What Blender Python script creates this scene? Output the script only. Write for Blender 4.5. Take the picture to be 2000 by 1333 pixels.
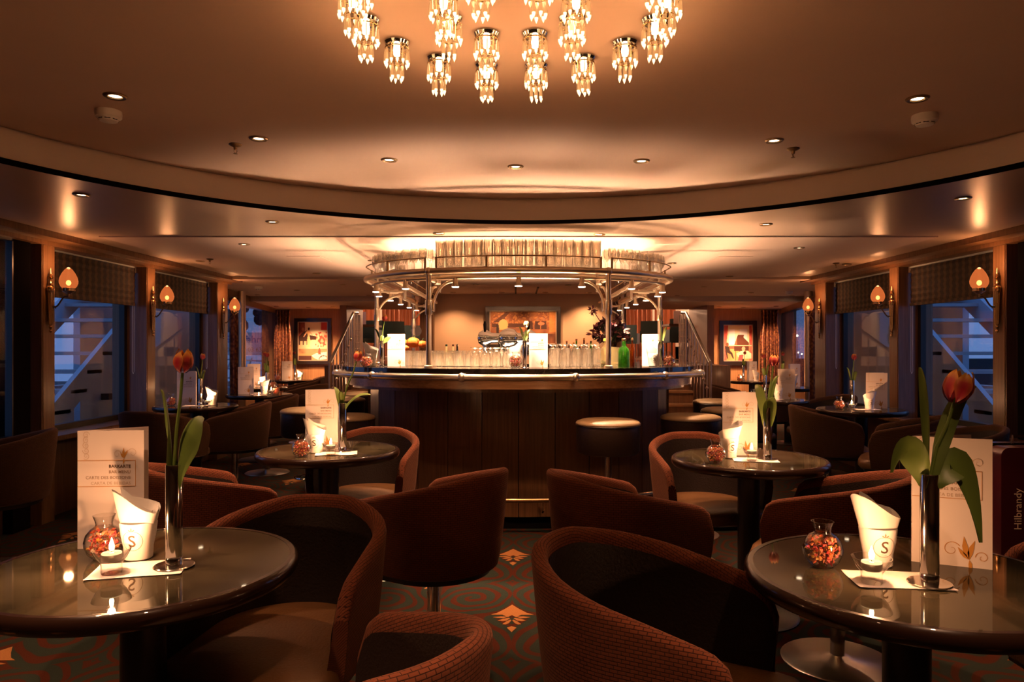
import bpy, math, random
from mathutils import Vector, Matrix
random.seed(7)
PI = math.pi
for _o in list(bpy.data.objects):
    bpy.data.objects.remove(_o)
SC = bpy.context.scene
COL = SC.collection

# ------------------------------------------------------------------ camera, world, exposure
F, CX, HY, EYE = 1389.0, 1010.0, 680.0, 1.29
cam_d = bpy.data.cameras.new('camera'); cam = bpy.data.objects.new('camera', cam_d); COL.objects.link(cam)
cam.location = (0, 0, EYE); cam.rotation_euler = (PI/2, 0, 0)
cam_d.sensor_width = 36; cam_d.lens = 36*F/2000
cam_d.shift_x = -(CX-1000)/2000; cam_d.shift_y = (HY-666.5)/2000
cam_d.clip_start = 0.02
SC.camera = cam
SC.view_settings.view_transform = 'Standard'; SC.view_settings.look = 'None'
SC.view_settings.exposure = 1.0; SC.view_settings.gamma = 1.0; SC.view_settings.use_curve_mapping = False
SC.cycles.use_denoising = True
SC.cycles.sample_clamp_indirect = 3.0
SC.cycles.caustics_reflective = False; SC.cycles.caustics_refractive = False
SC.cycles.max_bounces = 10; SC.cycles.transparent_max_bounces = 24
SC.cycles.use_light_tree = True

W = bpy.data.worlds.new('dusk_sky'); SC.world = W; W.use_nodes = True
nt = W.node_tree; bg = nt.nodes['Background']
tc = nt.nodes.new('ShaderNodeTexCoord'); sx = nt.nodes.new('ShaderNodeSeparateXYZ'); cr = nt.nodes.new('ShaderNodeValToRGB')
nt.links.new(tc.outputs['Generated'], sx.inputs[0]); nt.links.new(sx.outputs['Z'], cr.inputs[0]); nt.links.new(cr.outputs[0], bg.inputs[0])
cr.color_ramp.elements[0].position = 0.0; cr.color_ramp.elements[0].color = (0.036, 0.066, 0.150, 1)
cr.color_ramp.elements[1].position = 0.6; cr.color_ramp.elements[1].color = (0.040, 0.080, 0.190, 1)
bg.inputs[1].default_value = 1.75

WARM = (1.0, 0.41, 0.16); HALO = (1.0, 0.51, 0.275); BARL = (1.0, 0.60, 0.36); FLAME = (1.0, 0.44, 0.19)

# ------------------------------------------------------------------ materials
MATS = {}
def _new(name):
    m = bpy.data.materials.new(name); m.use_nodes = True
    MATS[name] = m
    return m, m.node_tree, m.node_tree.nodes['Principled BSDF']
def mat(name, col, rough=0.5, metal=0.0, bump=0.0, bscale=60, var=0.0, vscale=8, coat=0.0, spec=0.5, emit=None, es=0.0, sheen=0.0, stretch=None, trans=0.0):
    m, t, b = _new(name)
    b.inputs['Base Color'].default_value = (*col, 1); b.inputs['Roughness'].default_value = rough
    b.inputs['Metallic'].default_value = metal; b.inputs['Specular IOR Level'].default_value = spec
    b.inputs['Coat Weight'].default_value = coat; b.inputs['Sheen Weight'].default_value = sheen
    if trans: b.inputs['Transmission Weight'].default_value = trans
    if emit: b.inputs['Emission Color'].default_value = (*emit, 1); b.inputs['Emission Strength'].default_value = es
    if var or bump:
        tcn = t.nodes.new('ShaderNodeTexCoord'); mp = t.nodes.new('ShaderNodeMapping')
        t.links.new(tcn.outputs['Object'], mp.inputs[0])
        if stretch: mp.inputs['Scale'].default_value = stretch
        if var:
            n = t.nodes.new('ShaderNodeTexNoise'); n.inputs['Scale'].default_value = vscale; n.inputs['Detail'].default_value = 5
            t.links.new(mp.outputs[0], n.inputs['Vector'])
            r = t.nodes.new('ShaderNodeValToRGB'); t.links.new(n.outputs[0], r.inputs[0])
            lo = [max(0, c*(1-var)) for c in col]; hi = [min(1, c*(1+var)) for c in col]
            r.color_ramp.elements[0].position = .3; r.color_ramp.elements[0].color = (*lo, 1)
            r.color_ramp.elements[1].position = .7; r.color_ramp.elements[1].color = (*hi, 1)
            t.links.new(r.outputs[0], b.inputs['Base Color'])
        if bump:
            n2 = t.nodes.new('ShaderNodeTexNoise'); n2.inputs['Scale'].default_value = bscale; n2.inputs['Detail'].default_value = 3
            t.links.new(mp.outputs[0], n2.inputs['Vector'])
            bp = t.nodes.new('ShaderNodeBump'); bp.inputs['Strength'].default_value = bump; bp.inputs['Distance'].default_value = .01
            t.links.new(n2.outputs[0], bp.inputs['Height']); t.links.new(bp.outputs[0], b.inputs['Normal'])
    return m
def emis(name, col, s):
    m = bpy.data.materials.new(name); m.use_nodes = True; t = m.node_tree; t.nodes.remove(t.nodes['Principled BSDF'])
    e = t.nodes.new('ShaderNodeEmission'); e.inputs[0].default_value = (*col, 1); e.inputs[1].default_value = s
    t.links.new(e.outputs[0], t.nodes['Material Output'].inputs[0]); MATS[name] = m
    return m
def thin_glass(name, tint=(1, 1, 1), refl=1.0, emit=None, es=0.0, emix=0.0, ior=1.45, rough=0.02, body=None, bodymix=0.0):
    m = bpy.data.materials.new(name); m.use_nodes = True; t = m.node_tree; t.nodes.remove(t.nodes['Principled BSDF'])
    tr = t.nodes.new('ShaderNodeBsdfTransparent'); tr.inputs[0].default_value = (*tint, 1)
    gl = t.nodes.new('ShaderNodeBsdfGlossy'); gl.inputs['Roughness'].default_value = rough
    lw = t.nodes.new('ShaderNodeLayerWeight'); lw.inputs[0].default_value = .5
    fr = t.nodes.new('ShaderNodeMath'); fr.operation = 'POWER'; fr.inputs[1].default_value = 4.0; t.links.new(lw.outputs['Facing'], fr.inputs[0])
    f0 = ((ior-1)/(ior+1))**2
    ad = t.nodes.new('ShaderNodeMath'); ad.operation = 'MULTIPLY_ADD'; ad.inputs[1].default_value = 1-f0; ad.inputs[2].default_value = f0; t.links.new(fr.outputs[0], ad.inputs[0]); fr = ad
    mu = t.nodes.new('ShaderNodeMath'); mu.operation = 'MULTIPLY'; mu.use_clamp = True; mu.inputs[1].default_value = refl
    mx = t.nodes.new('ShaderNodeMixShader')
    t.links.new(fr.outputs[0], mu.inputs[0]); t.links.new(mu.outputs[0], mx.inputs[0]); t.links.new(tr.outputs[0], mx.inputs[1]); t.links.new(gl.outputs[0], mx.inputs[2])
    out = mx
    if body:
        d = t.nodes.new('ShaderNodeBsdfTranslucent'); d.inputs[0].default_value = (*body, 1)
        m3 = t.nodes.new('ShaderNodeMixShader'); m3.inputs[0].default_value = bodymix
        t.links.new(out.outputs[0], m3.inputs[1]); t.links.new(d.outputs[0], m3.inputs[2]); out = m3
    if emit:
        e = t.nodes.new('ShaderNodeEmission'); e.inputs[0].default_value = (*emit, 1); e.inputs[1].default_value = es
        m2 = t.nodes.new('ShaderNodeMixShader'); m2.inputs[0].default_value = emix
        t.links.new(out.outputs[0], m2.inputs[1]); t.links.new(e.outputs[0], m2.inputs[2]); out = m2
    t.links.new(out.outputs[0], t.nodes['Material Output'].inputs[0]); MATS[name] = m
    return m
def wood(name, dark, light, rough=0.35, scale=3.0, axis='Z', coat=0.0):
    m, t, b = _new(name)
    tcn = t.nodes.new('ShaderNodeTexCoord'); mp = t.nodes.new('ShaderNodeMapping')
    s = {'Z': (22, 22, .9), 'X': (.9, 22, 22), 'Y': (22, .9, 22)}[axis]
    mp.inputs['Scale'].default_value = s
    n = t.nodes.new('ShaderNodeTexNoise'); n.inputs['Scale'].default_value = scale; n.inputs['Detail'].default_value = 6; n.inputs['Distortion'].default_value = .6
    r = t.nodes.new('ShaderNodeValToRGB')
    r.color_ramp.elements[0].position = .32; r.color_ramp.elements[0].color = (*dark, 1)
    r.color_ramp.elements[1].position = .68; r.color_ramp.elements[1].color = (*light, 1)
    t.links.new(tcn.outputs['Object'], mp.inputs[0]); t.links.new(mp.outputs[0], n.inputs['Vector']); t.links.new(n.outputs[0], r.inputs[0])
    t.links.new(r.outputs[0], b.inputs['Base Color']); b.inputs['Roughness'].default_value = rough; b.inputs['Coat Weight'].default_value = coat
    b.inputs['Coat Roughness'].default_value = .15
    return m
def vcol(name, rough=0.5, sheen=0.0, es=0.0, transl=0.0):
    m, t, b = _new(name)
    a = t.nodes.new('ShaderNodeVertexColor'); a.layer_name = 'Col'
    t.links.new(a.outputs[0], b.inputs['Base Color']); b.inputs['Roughness'].default_value = rough
    if transl:
        b.inputs['Subsurface Weight'].default_value = transl; b.inputs['Subsurface Radius'].default_value = (.01, .006, .003)
    return m
def rib_fabric(name, a, c, scale_u=70, scale_v=90):
    # woven upholstery: short ribs laid like bricks, on the UV map of the shell
    m, t, b = _new(name)
    uv = t.nodes.new('ShaderNodeUVMap'); mp = t.nodes.new('ShaderNodeMapping'); mp.inputs['Scale'].default_value = (1, 1, 1)
    br = t.nodes.new('ShaderNodeTexBrick'); br.inputs['Scale'].default_value = 1.0
    br.inputs['Brick Width'].default_value = .019; br.inputs['Row Height'].default_value = .0085; br.inputs['Mortar Size'].default_value = .0012; br.inputs['Mortar Smooth'].default_value = .6
    br.inputs['Color1'].default_value = (*a, 1); br.inputs['Color2'].default_value = (*[x*.82 for x in a], 1); br.inputs['Mortar'].default_value = (*c, 1)
    t.links.new(uv.outputs[0], mp.inputs[0]); t.links.new(mp.outputs[0], br.inputs['Vector'])
    t.links.new(br.outputs['Color'], b.inputs['Base Color'])
    iv = t.nodes.new('ShaderNodeMath'); iv.operation = 'SUBTRACT'; iv.inputs[0].default_value = 1; t.links.new(br.outputs['Fac'], iv.inputs[1])
    bp = t.nodes.new('ShaderNodeBump'); bp.inputs['Strength'].default_value = .8; bp.inputs['Distance'].default_value = .003
    t.links.new(iv.outputs[0], bp.inputs['Height']); t.links.new(bp.outputs[0], b.inputs['Normal'])
    b.inputs['Roughness'].default_value = .95; b.inputs['Specular IOR Level'].default_value = .15; b.inputs['Sheen Weight'].default_value = .12; b.inputs['Sheen Tint'].default_value = (1, .55, .35, 1)
    return m
def carpet_mat():
    m, t, b = _new('carpet')
    N = t.nodes.new; L = t.links.new
    def math_(op, x, y=None):
        n = N('ShaderNodeMath'); n.operation = op
        for i, v in enumerate((x, y)):
            if v is None: continue
            if isinstance(v, (int, float)): n.inputs[i].default_value = v
            else: L(v, n.inputs[i])
        return n.outputs[0]
    tcn = N('ShaderNodeTexCoord'); s = N('ShaderNodeSeparateXYZ'); L(tcn.outputs['Object'], s.inputs[0])
    nz = N('ShaderNodeTexNoise'); nz.inputs['Scale'].default_value = 2.2; nz.inputs['Detail'].default_value = 1.5
    nv = N('ShaderNodeCombineXYZ')
    u = math_('PINGPONG', math_('ADD', s.outputs[0], 20*.43+.025), .43)     # mirrored about each motif column
    v = math_('MODULO', math_('ADD', s.outputs[1], 20*.99-3.38), .99)
    L(u, nv.inputs[0]); L(v, nv.inputs[1]); L(nv.outputs[0], nz.inputs['Vector'])
    w = math_('MULTIPLY', math_('SUBTRACT', nz.outputs[0], .5), .42)
    def spiral(cx, cy, turn, freq):
        dx = math_('ADD', math_('SUBTRACT', u, cx), w); dy = math_('ADD', math_('SUBTRACT', v, cy), w)
        r = math_('SQRT', math_('ADD', math_('MULTIPLY', dx, dx), math_('MULTIPLY', math_('MULTIPLY', dy, dy), .55)))
        a = math_('ARCTAN2', dy, dx)
        return r, math_('SINE', math_('ADD', math_('MULTIPLY', r, freq), math_('MULTIPLY', a, turn)))
    r1, s1 = spiral(.20, .28, 1, 95); r2, s2 = spiral(.24, .76, -1, 88)
    sel = math_('GREATER_THAN', r1, r2)
    mixv = math_('ADD', math_('MULTIPLY', s1, math_('SUBTRACT', 1, sel)), math_('MULTIPLY', s2, sel))
    rp = N('ShaderNodeValToRGB'); L(math_('ADD', math_('MULTIPLY', mixv, .5), .5), rp.inputs[0])
    rp.color_ramp.elements[0].position = .56; rp.color_ramp.elements[0].color = (.020, .026, .019, 1)
    rp.color_ramp.elements[1].position = .74; rp.color_ramp.elements[1].color = (.050, .0125, .006, 1)
    n2 = N('ShaderNodeTexNoise'); n2.inputs['Scale'].default_value = 420; L(tcn.outputs['Object'], n2.inputs['Vector'])
    bp = N('ShaderNodeBump'); bp.inputs['Strength'].default_value = .5; bp.inputs['Distance'].default_value = .004
    L(n2.outputs[0], bp.inputs['Height']); L(bp.outputs[0], b.inputs['Normal']); L(rp.outputs[0], b.inputs['Base Color'])
    b.inputs['Roughness'].default_value = 1; b.inputs['Specular IOR Level'].default_value = .05
    return m
def stripe_mat(name, a, c, period, axis, rough=.8, rib=0.0):
    m, t, b = _new(name)
    tcn = t.nodes.new('ShaderNodeTexCoord'); s = t.nodes.new('ShaderNodeSeparateXYZ'); t.links.new(tcn.outputs['Object'], s.inputs[0])
    mu = t.nodes.new('ShaderNodeMath'); mu.operation = 'MULTIPLY'; mu.inputs[1].default_value = 2*PI/period; t.links.new(s.outputs[axis], mu.inputs[0])
    si = t.nodes.new('ShaderNodeMath'); si.operation = 'SINE'; t.links.new(mu.outputs[0], si.inputs[0])
    r = t.nodes.new('ShaderNodeMapRange'); r.inputs[1].default_value = -1; t.links.new(si.outputs[0], r.inputs[0])
    cr_ = t.nodes.new('ShaderNodeValToRGB'); t.links.new(r.outputs[0], cr_.inputs[0])
    cr_.color_ramp.elements[0].position = .45; cr_.color_ramp.elements[0].color = (*a, 1)
    cr_.color_ramp.elements[1].position = .75; cr_.color_ramp.elements[1].color = (*c, 1)
    t.links.new(cr_.outputs[0], b.inputs['Base Color']); b.inputs['Roughness'].default_value = rough
    return m
def pattern_mat(name, a, c, scale):
    m, t, b = _new(name)
    tcn = t.nodes.new('ShaderNodeTexCoord'); v = t.nodes.new('ShaderNodeTexVoronoi'); v.inputs['Scale'].default_value = scale; v.feature = 'SMOOTH_F1'
    t.links.new(tcn.outputs['Object'], v.inputs['Vector'])
    r = t.nodes.new('ShaderNodeValToRGB'); t.links.new(v.outputs['Distance'], r.inputs[0])
    r.color_ramp.elements[0].position = .25; r.color_ramp.elements[0].color = (*a, 1); r.color_ramp.elements[1].position = .5; r.color_ramp.elements[1].color = (*c, 1)
    t.links.new(r.outputs[0], b.inputs['Base Color']); b.inputs['Roughness'].default_value = .6
    return m

mat('ceiling', (.70, .53, .425), .75, var=.03, vscale=2)
mat('ceiling_gloss', (.58, .43, .32), .32, var=.03, vscale=2)
mat('fascia', (.72, .60, .50), .6)
mat('black', (.006, .005, .005), .9, spec=.0)
carpet_mat()
mat('motif', (.30, .125, .040), 1.0, bump=.4, bscale=300, spec=.05)
wood('wood_dark', (.098, .044, .018), (.17, .080, .034), .38, coat=.2)
wood('wood_mid', (.135, .064, .026), (.21, .105, .046), .36, coat=.25)
wood('wood_honey', (.30, .145, .058), (.42, .22, .09), .4, coat=.2)
wood('wood_fascia', (.24, .12, .05), (.34, .18, .08), .25, axis='X', coat=.5)
mat('wall_beige', (.66, .44, .25), .7)
mat('white_paint', (.62, .62, .60), .5)
mat('offwhite', (.75, .70, .62), .6)
mat('marble', (.040, .033, .019), .5, var=.7, vscale=7, coat=.75, spec=0.0, stretch=(1, 1, 1))
mat('table_edge', (.018, .008, .005), .3, coat=.6, spec=.1)
mat('black_metal', (.006, .005, .005), .35)
mat('counter_stone', (.030, .022, .016), .12, var=.4, vscale=14, coat=.8)
mat('chrome', (.78, .76, .73), .12, 1.0)
mat('chrome_soft', (.72, .66, .58), .30, 1.0)
mat('brushed_nickel', (.78, .60, .42), .34, 1.0)
mat('brass', (.62, .40, .20), .25, 1.0)
mat('brass_dark', (.32, .21, .11), .38, 1.0)
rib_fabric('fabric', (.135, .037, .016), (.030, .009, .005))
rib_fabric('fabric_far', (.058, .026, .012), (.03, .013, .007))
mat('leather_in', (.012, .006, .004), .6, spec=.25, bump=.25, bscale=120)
mat('leather_seat', (.125, .058, .020), .42, bump=.2, bscale=140)
mat('stool_top', (.26, .17, .085), .45, bump=.2, bscale=120)
mat('stool_side', (.018, .009, .006), .38, bump=.15, bscale=60)
mat('teal_leather', (.040, .085, .085), .4)
mat('paper', (.82, .73, .68), .7)
mat('paper_napkin', (.84, .80, .74), .8, trans=0.0)
mat('ink_dark', (.10, .055, .03), .7)
mat('ink_mid', (.33, .22, .14), .7)
mat('ink_light', (.50, .38, .27), .7)
mat('ink_gold', (.58, .27, .05), .6)
mat('ink_pale', (.62, .47, .34), .7)
mat('ink_blue', (.02, .18, .45), .6)
thin_glass('glass', (.975, .97, .96), 2.2)
thin_glass('bar_glass', (.95, .93, .90), 2.6, body=(.95, .85, .70), bodymix=.035)
thin_glass('window_glass', (.95, .96, .98), .8)
thin_glass('crystal', (.97, .94, .90), 2.2, emit=(1.0, .42, .13), es=.55, emix=.36)  # caught bulb light painted into the drops as a faint emission
emis('glint_tip', (1.0, .58, .25), 2.0)  # glints at the drop ends painted as emission
emis('bulb', (1.0, .60, .28), 9.0)
emis('downlight_lens', (1.0, .72, .45), 9.0)
emis('bar_lens', (1.0, .80, .55), 12.0)
emis('flame', (1.0, .72, .35), 26.0)
emis('wax_glow', (1.0, .62, .28), 1.1)
thin_glass('shade', (.95, .62, .38), 1.2, emit=(1.0, .23, .055), es=.34, emix=.72)
emis('shade_bulb', (1.0, .50, .18), 7.0)
mat('wax', (.85, .74, .58), .4)
vcol('petal', .5, transl=.1); vcol('paint', .85); vcol('leaf', .45)
mat('stem', (.13, .20, .035), .5)
mat('potpourri', (.55, .14, .05), .7, var=.8, vscale=55)
mat('detector', (.82, .78, .74), .5)
mat('slot', (.02, .015, .012), .6)
mat('frame_dark', (.020, .012, .008), .3, coat=.4)
mat('frame_gilt', (.70, .55, .38), .35, .6)
stripe_mat('blind', (.012, .006, .003), (.060, .030, .013), .085, 1)
pattern_mat('curtain', (.30, .12, .045), (.10, .028, .016), 26)
mat('curtain_red', (.33, .10, .04), .35)
stripe_mat('bench_stripe', (.030, .015, .007), (.060, .031, .013), .03, 1)
mat('ship_white', (.42, .54, .66), .55)
mat('ship_steel', (.33, .37, .41), .5)
mat('banner', (.62, .68, .74), .6)
mat('quay_dark', (.03, .035, .045), .9)
emis('far_lamp', (1.0, .85, .65), 3.0)
mat('pumpkin', (.75, .20, .03), .5)
mat('lemon', (.80, .55, .05), .5)
mat('flower_dark', (.075, .010, .014), .7)
mat('case_red', (.040, .004, .008), .3, coat=.5)
mat('leaf_dark', (.03, .055, .018), .6)
thin_glass('bottle_green', (.25, .55, .18), 1.6, body=(.12, .40, .06), bodymix=.25)
thin_glass('bottle_brown', (.35, .16, .06), 1.6, body=(.25, .09, .02), bodymix=.35)
thin_glass('bottle_clear', (.92, .90, .82), 1.6, body=(.7, .6, .3), bodymix=.12)
mat('bottle_dark', (.03, .016, .010), .15, coat=.6)
mat('disc_blue', (.08, .13, .55), .5)
M = MATS

# ------------------------------------------------------------------ mesh helpers
class MB:
    def __init__(s): s.v = []; s.f = []; s.uv = None
    def add(s, v, f):
        o = len(s.v); s.v += [tuple(p) for p in v]; s.f += [tuple(i+o for i in q) for q in f]; return s
    def box(s, x0, x1, y0, y1, z0, z1):
        v = [(x0,y0,z0),(x1,y0,z0),(x1,y1,z0),(x0,y1,z0),(x0,y0,z1),(x1,y0,z1),(x1,y1,z1),(x0,y1,z1)]
        return s.add(v, [(0,3,2,1),(4,5,6,7),(0,1,5,4),(1,2,6,5),(2,3,7,6),(3,0,4,7)])
    def lathe(s, prof, n=24, c=(0,0,0), ax=None, sx=1, sy=1):
        v = []; f = []; k = len(prof)
        for i in range(n):
            a = 2*PI*i/n
            for r, z in prof: v.append(Vector((r*math.cos(a)*sx, r*math.sin(a)*sy, z)))
        for i in range(n):
            j = (i+1) % n
            for q in range(k-1): f.append((i*k+q, j*k+q, j*k+q+1, i*k+q+1))
        if prof[0][0] > 1e-5: f.append(tuple(reversed([i*k for i in range(n)]))) if prof[0][1] is not None else None
        if prof[-1][0] > 1e-5: f.append(tuple(i*k+k-1 for i in range(n)))
        if ax is not None:
            R = Vector((0,0,1)).rotation_difference(Vector(ax)).to_matrix(); v = [R @ p for p in v]
        cc = Vector(c); v = [p+cc for p in v]
        return s.add(v, f)
    def open_lathe(s, prof, n=24, c=(0,0,0)):
        v = []; f = []; k = len(prof)
        for i in range(n):
            a = 2*PI*i/n
            for r, z in prof: v.append((r*math.cos(a)+c[0], r*math.sin(a)+c[1], z+c[2]))
        for i in range(n):
            j = (i+1) % n
            for q in range(k-1): f.append((i*k+q, j*k+q, j*k+q+1, i*k+q+1))
        return s.add(v, f)
    def tube(s, path, r, n=8, closed=False, caps=True):
        P = [Vector(p) for p in path]; m = len(P); v = []; f = []
        rr = r if isinstance(r, (list, tuple)) else [r]*m
        prev = None
        for i in range(m):
            if closed: t = P[(i+1) % m]-P[i-1]
            else: t = P[min(i+1, m-1)]-P[max(i-1, 0)]
            t.normalize()
            if prev is None:
                u = t.cross(Vector((0,0,1)))
                if u.length < .05: u = t.cross(Vector((1,0,0)))
            else: u = prev - t*prev.dot(t)
            u.normalize(); prev = u; w = t.cross(u)
            for k in range(n):
                a = 2*PI*k/n; v.append(P[i]+(u*math.cos(a)+w*math.sin(a))*rr[i])
        for i in range(m if closed else m-1):
            j = (i+1) % m
            for k in range(n): f.append((i*n+k, i*n+(k+1) % n, j*n+(k+1) % n, j*n+k))
        if caps and not closed: f.append(tuple(reversed(range(n)))); f.append(tuple(range((m-1)*n, m*n)))
        return s.add(v, f)
    def prism(s, pts, z0, z1):
        n = len(pts); v = [(x,y,z0) for x,y in pts]+[(x,y,z1) for x,y in pts]
        f = [tuple(reversed(range(n))), tuple(range(n, 2*n))]+[(i, (i+1) % n, n+(i+1) % n, n+i) for i in range(n)]
        return s.add(v, f)
    def band(s, a, b, z0, z1):
        # slab between two polylines of equal length
        n = len(a); v = []
        for p, q in zip(a, b): v += [(p[0],p[1],z0), (q[0],q[1],z0), (q[0],q[1],z1), (p[0],p[1],z1)]
        f = []
        for i in range(n-1):
            o = i*4; p = o+4
            for k in range(4): f.append((o+k, p+k, p+(k+1) % 4, o+(k+1) % 4))
        f.append((0,1,2,3)); f.append(((n-1)*4+3, (n-1)*4+2, (n-1)*4+1, (n-1)*4))
        return s.add(v, f)
    def grid(s, fn, nu, nv):
        v = [fn(i/nu, j/nv) for j in range(nv+1) for i in range(nu+1)]
        f = [(j*(nu+1)+i, j*(nu+1)+i+1, (j+1)*(nu+1)+i+1, (j+1)*(nu+1)+i) for j in range(nv) for i in range(nu)]
        return s.add(v, f)
    def ball(s, c, r, n=10, sx=1, sy=1, sz=1):
        k = max(5, n//2+1)
        return s.lathe([(max(0, r*math.sin(PI*i/k)), -r*math.cos(PI*i/k)*sz) for i in range(k+1)], n, c, None, sx, sy)
    def mesh(s, name, m, smooth=True, angle=40, cols=None, uv=None, mats=None):
        me = bpy.data.meshes.new(name); me.from_pydata(s.v, [], s.f); me.validate(clean_customdata=False); me.update()
        if uv:
            l = me.uv_layers.new(name='UVMap')
            for lp in me.loops: l.data[lp.index].uv = uv[lp.vertex_index]
        if cols:
            ca = me.color_attributes.new('Col', 'FLOAT_COLOR', 'POINT')
            for i, c in enumerate(cols): ca.data[i].color = (*c[:3], 1)
        me.materials.append(M[m] if isinstance(m, str) else m)
        if smooth and len(me.polygons):
            me.polygons.foreach_set('use_smooth', [True]*len(me.polygons)); me.set_sharp_from_angle(angle=math.radians(angle))
        return me
    def build(s, name, m, parent=None, loc=None, smooth=True, angle=40, cols=None, uv=None):
        return place(name, s.mesh(name, m, smooth, angle, cols, uv), parent, loc)
def place(name, me, parent=None, loc=None, rot=None):
    o = bpy.data.objects.new(name, me); COL.objects.link(o)
    if loc: o.location = loc
    if rot: o.rotation_euler = rot
    if parent: o.parent = parent
    return o
def tag(o, label, cat, group=None, kind=None):
    if label: o['label'] = label
    if cat: o['category'] = cat
    if group: o['group'] = group
    if kind: o['kind'] = kind
    return o
def thing(name, label, cat, loc=(0,0,0), rotz=0, group=None):
    o = bpy.data.objects.new(name, None); COL.objects.link(o); o.empty_display_size = .05
    o.location = loc; o.rotation_euler = (0,0,rotz)
    return tag(o, label, cat, group)
def struct(o):
    o['kind'] = 'structure'; return o
def kids(o): return [c for c in bpy.data.objects if c.parent == o]
CH = {}
def children_of(o):
    if o.name not in CH: CH[o.name] = [(c, kids(c)) for c in kids(o)]
    return CH[o.name]
def clone(src, label, loc, rotz=0, group=None, scale=None):
    r = src.copy(); COL.objects.link(r); r.location = loc; r.rotation_euler = (0,0,rotz)
    if scale: r.scale = (scale, scale, scale)
    if label: r['label'] = label
    if group: r['group'] = group
    for c, gs in children_of(src):
        d = c.copy(); COL.objects.link(d); d.parent = r
        for g in gs:
            e = g.copy(); COL.objects.link(e); e.parent = d
    return r
def hide_proto(root):
    for c, gs in children_of(root):
        for g in gs: bpy.data.objects.remove(g)
        bpy.data.objects.remove(c)
    bpy.data.objects.remove(root)
def light(name, kind, loc, energy, col, parent=None, radius=.03, spot=None, blend=.5, rot=(0,0,0)):
    d = bpy.data.lights.new(name, kind); d.energy = energy; d.color = col
    if kind != 'SUN': d.shadow_soft_size = radius
    if spot: d.spot_size = math.radians(spot); d.spot_blend = blend
    o = bpy.data.objects.new(name, d); COL.objects.link(o); o.location = loc; o.rotation_euler = rot
    if parent: o.parent = parent
    return o
def text_mesh(name, txt, size, m, align='LEFT', depth=.0004, bold=0.0, spacing=1.0):
    c = bpy.data.curves.new('lettering', 'FONT'); c.body = txt; c.size = size; c.align_x = align; c.extrude = depth; c.offset = bold; c.space_character = spacing
    c.resolution_u = 3
    o = bpy.data.objects.new('lettering', c); COL.objects.link(o)
    dg = bpy.context.evaluated_depsgraph_get(); dg.update()
    me = bpy.data.meshes.new_from_object(o.evaluated_get(dg)); me.name = name
    bpy.data.objects.remove(o); me.materials.clear(); me.materials.append(M[m])
    return me
def P(px, py, Y): return Vector(((px-CX)/F*Y, Y, EYE-(py-HY)/F*Y))
def YZ(py, z): return (EYE-z)*F/(py-HY)
ORD = ['first','second','third','fourth','fifth','sixth','seventh','eighth','ninth','tenth','eleventh','twelfth','thirteenth','fourteenth','fifteenth','sixteenth','seventeenth','eighteenth']

# ------------------------------------------------------------------ the room shell
ZL, ZU = 2.12, 2.285
RC, RR = (0.02, 2.22), 2.50
XL, XR = -3.46, 3.56
fl = struct(MB().box(-3.76, 3.86, -3, 8.5, -.10, 0).box(-5.3, 5.3, 8.5, 19, -.10, 0).build('floor', 'carpet', smooth=False))
# woven fan motifs
def motif_mesh():
    mb = MB(); z0, z1 = .0002, .0022
    mb.prism([(0,.185),(-.036,.125),(-.072,.075),(-.105,.052),(-.045,.050),(-.020,.020),(0,.045),(.020,.020),(.045,.050),(.105,.052),(.072,.075),(.036,.125)], z0, z1)
    for sg in (-1, 1):
        def q(pts):
            pts = [(x*sg, y) for x, y in pts]
            if sg < 0: pts = pts[::-1]
            mb.prism(pts, z0, z1)
        q([(.020,.026),(.052,.030),(.090,.020),(.070,.010),(.040,.006),(.016,.030)][::-1])
        q([(.014,.010),(.042,.000),(.066,-.022),(.046,-.030),(.024,-.022),(.008,.006)][::-1])
        q([(.008,-.012),(.026,-.032),(.044,-.066),(.030,-.070),(.016,-.058),(.002,-.020)][::-1])
    mb.prism([(0,-.090),(-.022,-.108),(-.016,-.124),(0,-.160),(.016,-.124),(.022,-.108)], z0, z1)
    return mb.mesh('carpet_motif', 'motif', smooth=False)
mm = motif_mesh()
for j in range(-3, 10):
    for i in range(-8, 9):
        y = 3.38+j*.99+(.49 if i % 2 else 0); x = -.025+i*.43
        if -3.3 < x < 3.4 and .8 < y < 9.2 and not (abs(x) < 1.2 and y > 5.0): place('carpet_motif', mm, fl, (x, y, 0))

def ring_pts(cx, cy, r, n=96): return [(cx+r*math.cos(2*PI*i/n), cy+r*math.sin(2*PI*i/n)) for i in range(n)]
# upper round ceiling, fascia, black trim
mb = MB(); mb.prism(ring_pts(*RC, RR+.12), ZU, ZU+.06); struct(mb.build('ceiling', 'ceiling', smooth=False))
mb = MB(); mb.open_lathe([(RR, ZL+.012), (RR, ZU-.018), (RR+.03, ZU-.018), (RR+.03, ZU+.002)], 160, (*RC, 0)); struct(mb.build('trim_1', 'fascia', angle=30))
mb = MB(); mb.open_lathe([(RR+.01, ZL+.016), (RR-.012, ZL+.016), (RR-.014, ZL-.008), (RR+.004, ZL-.008)], 160, (*RC, 0)); struct(mb.build('trim_2', 'black'))
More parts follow.
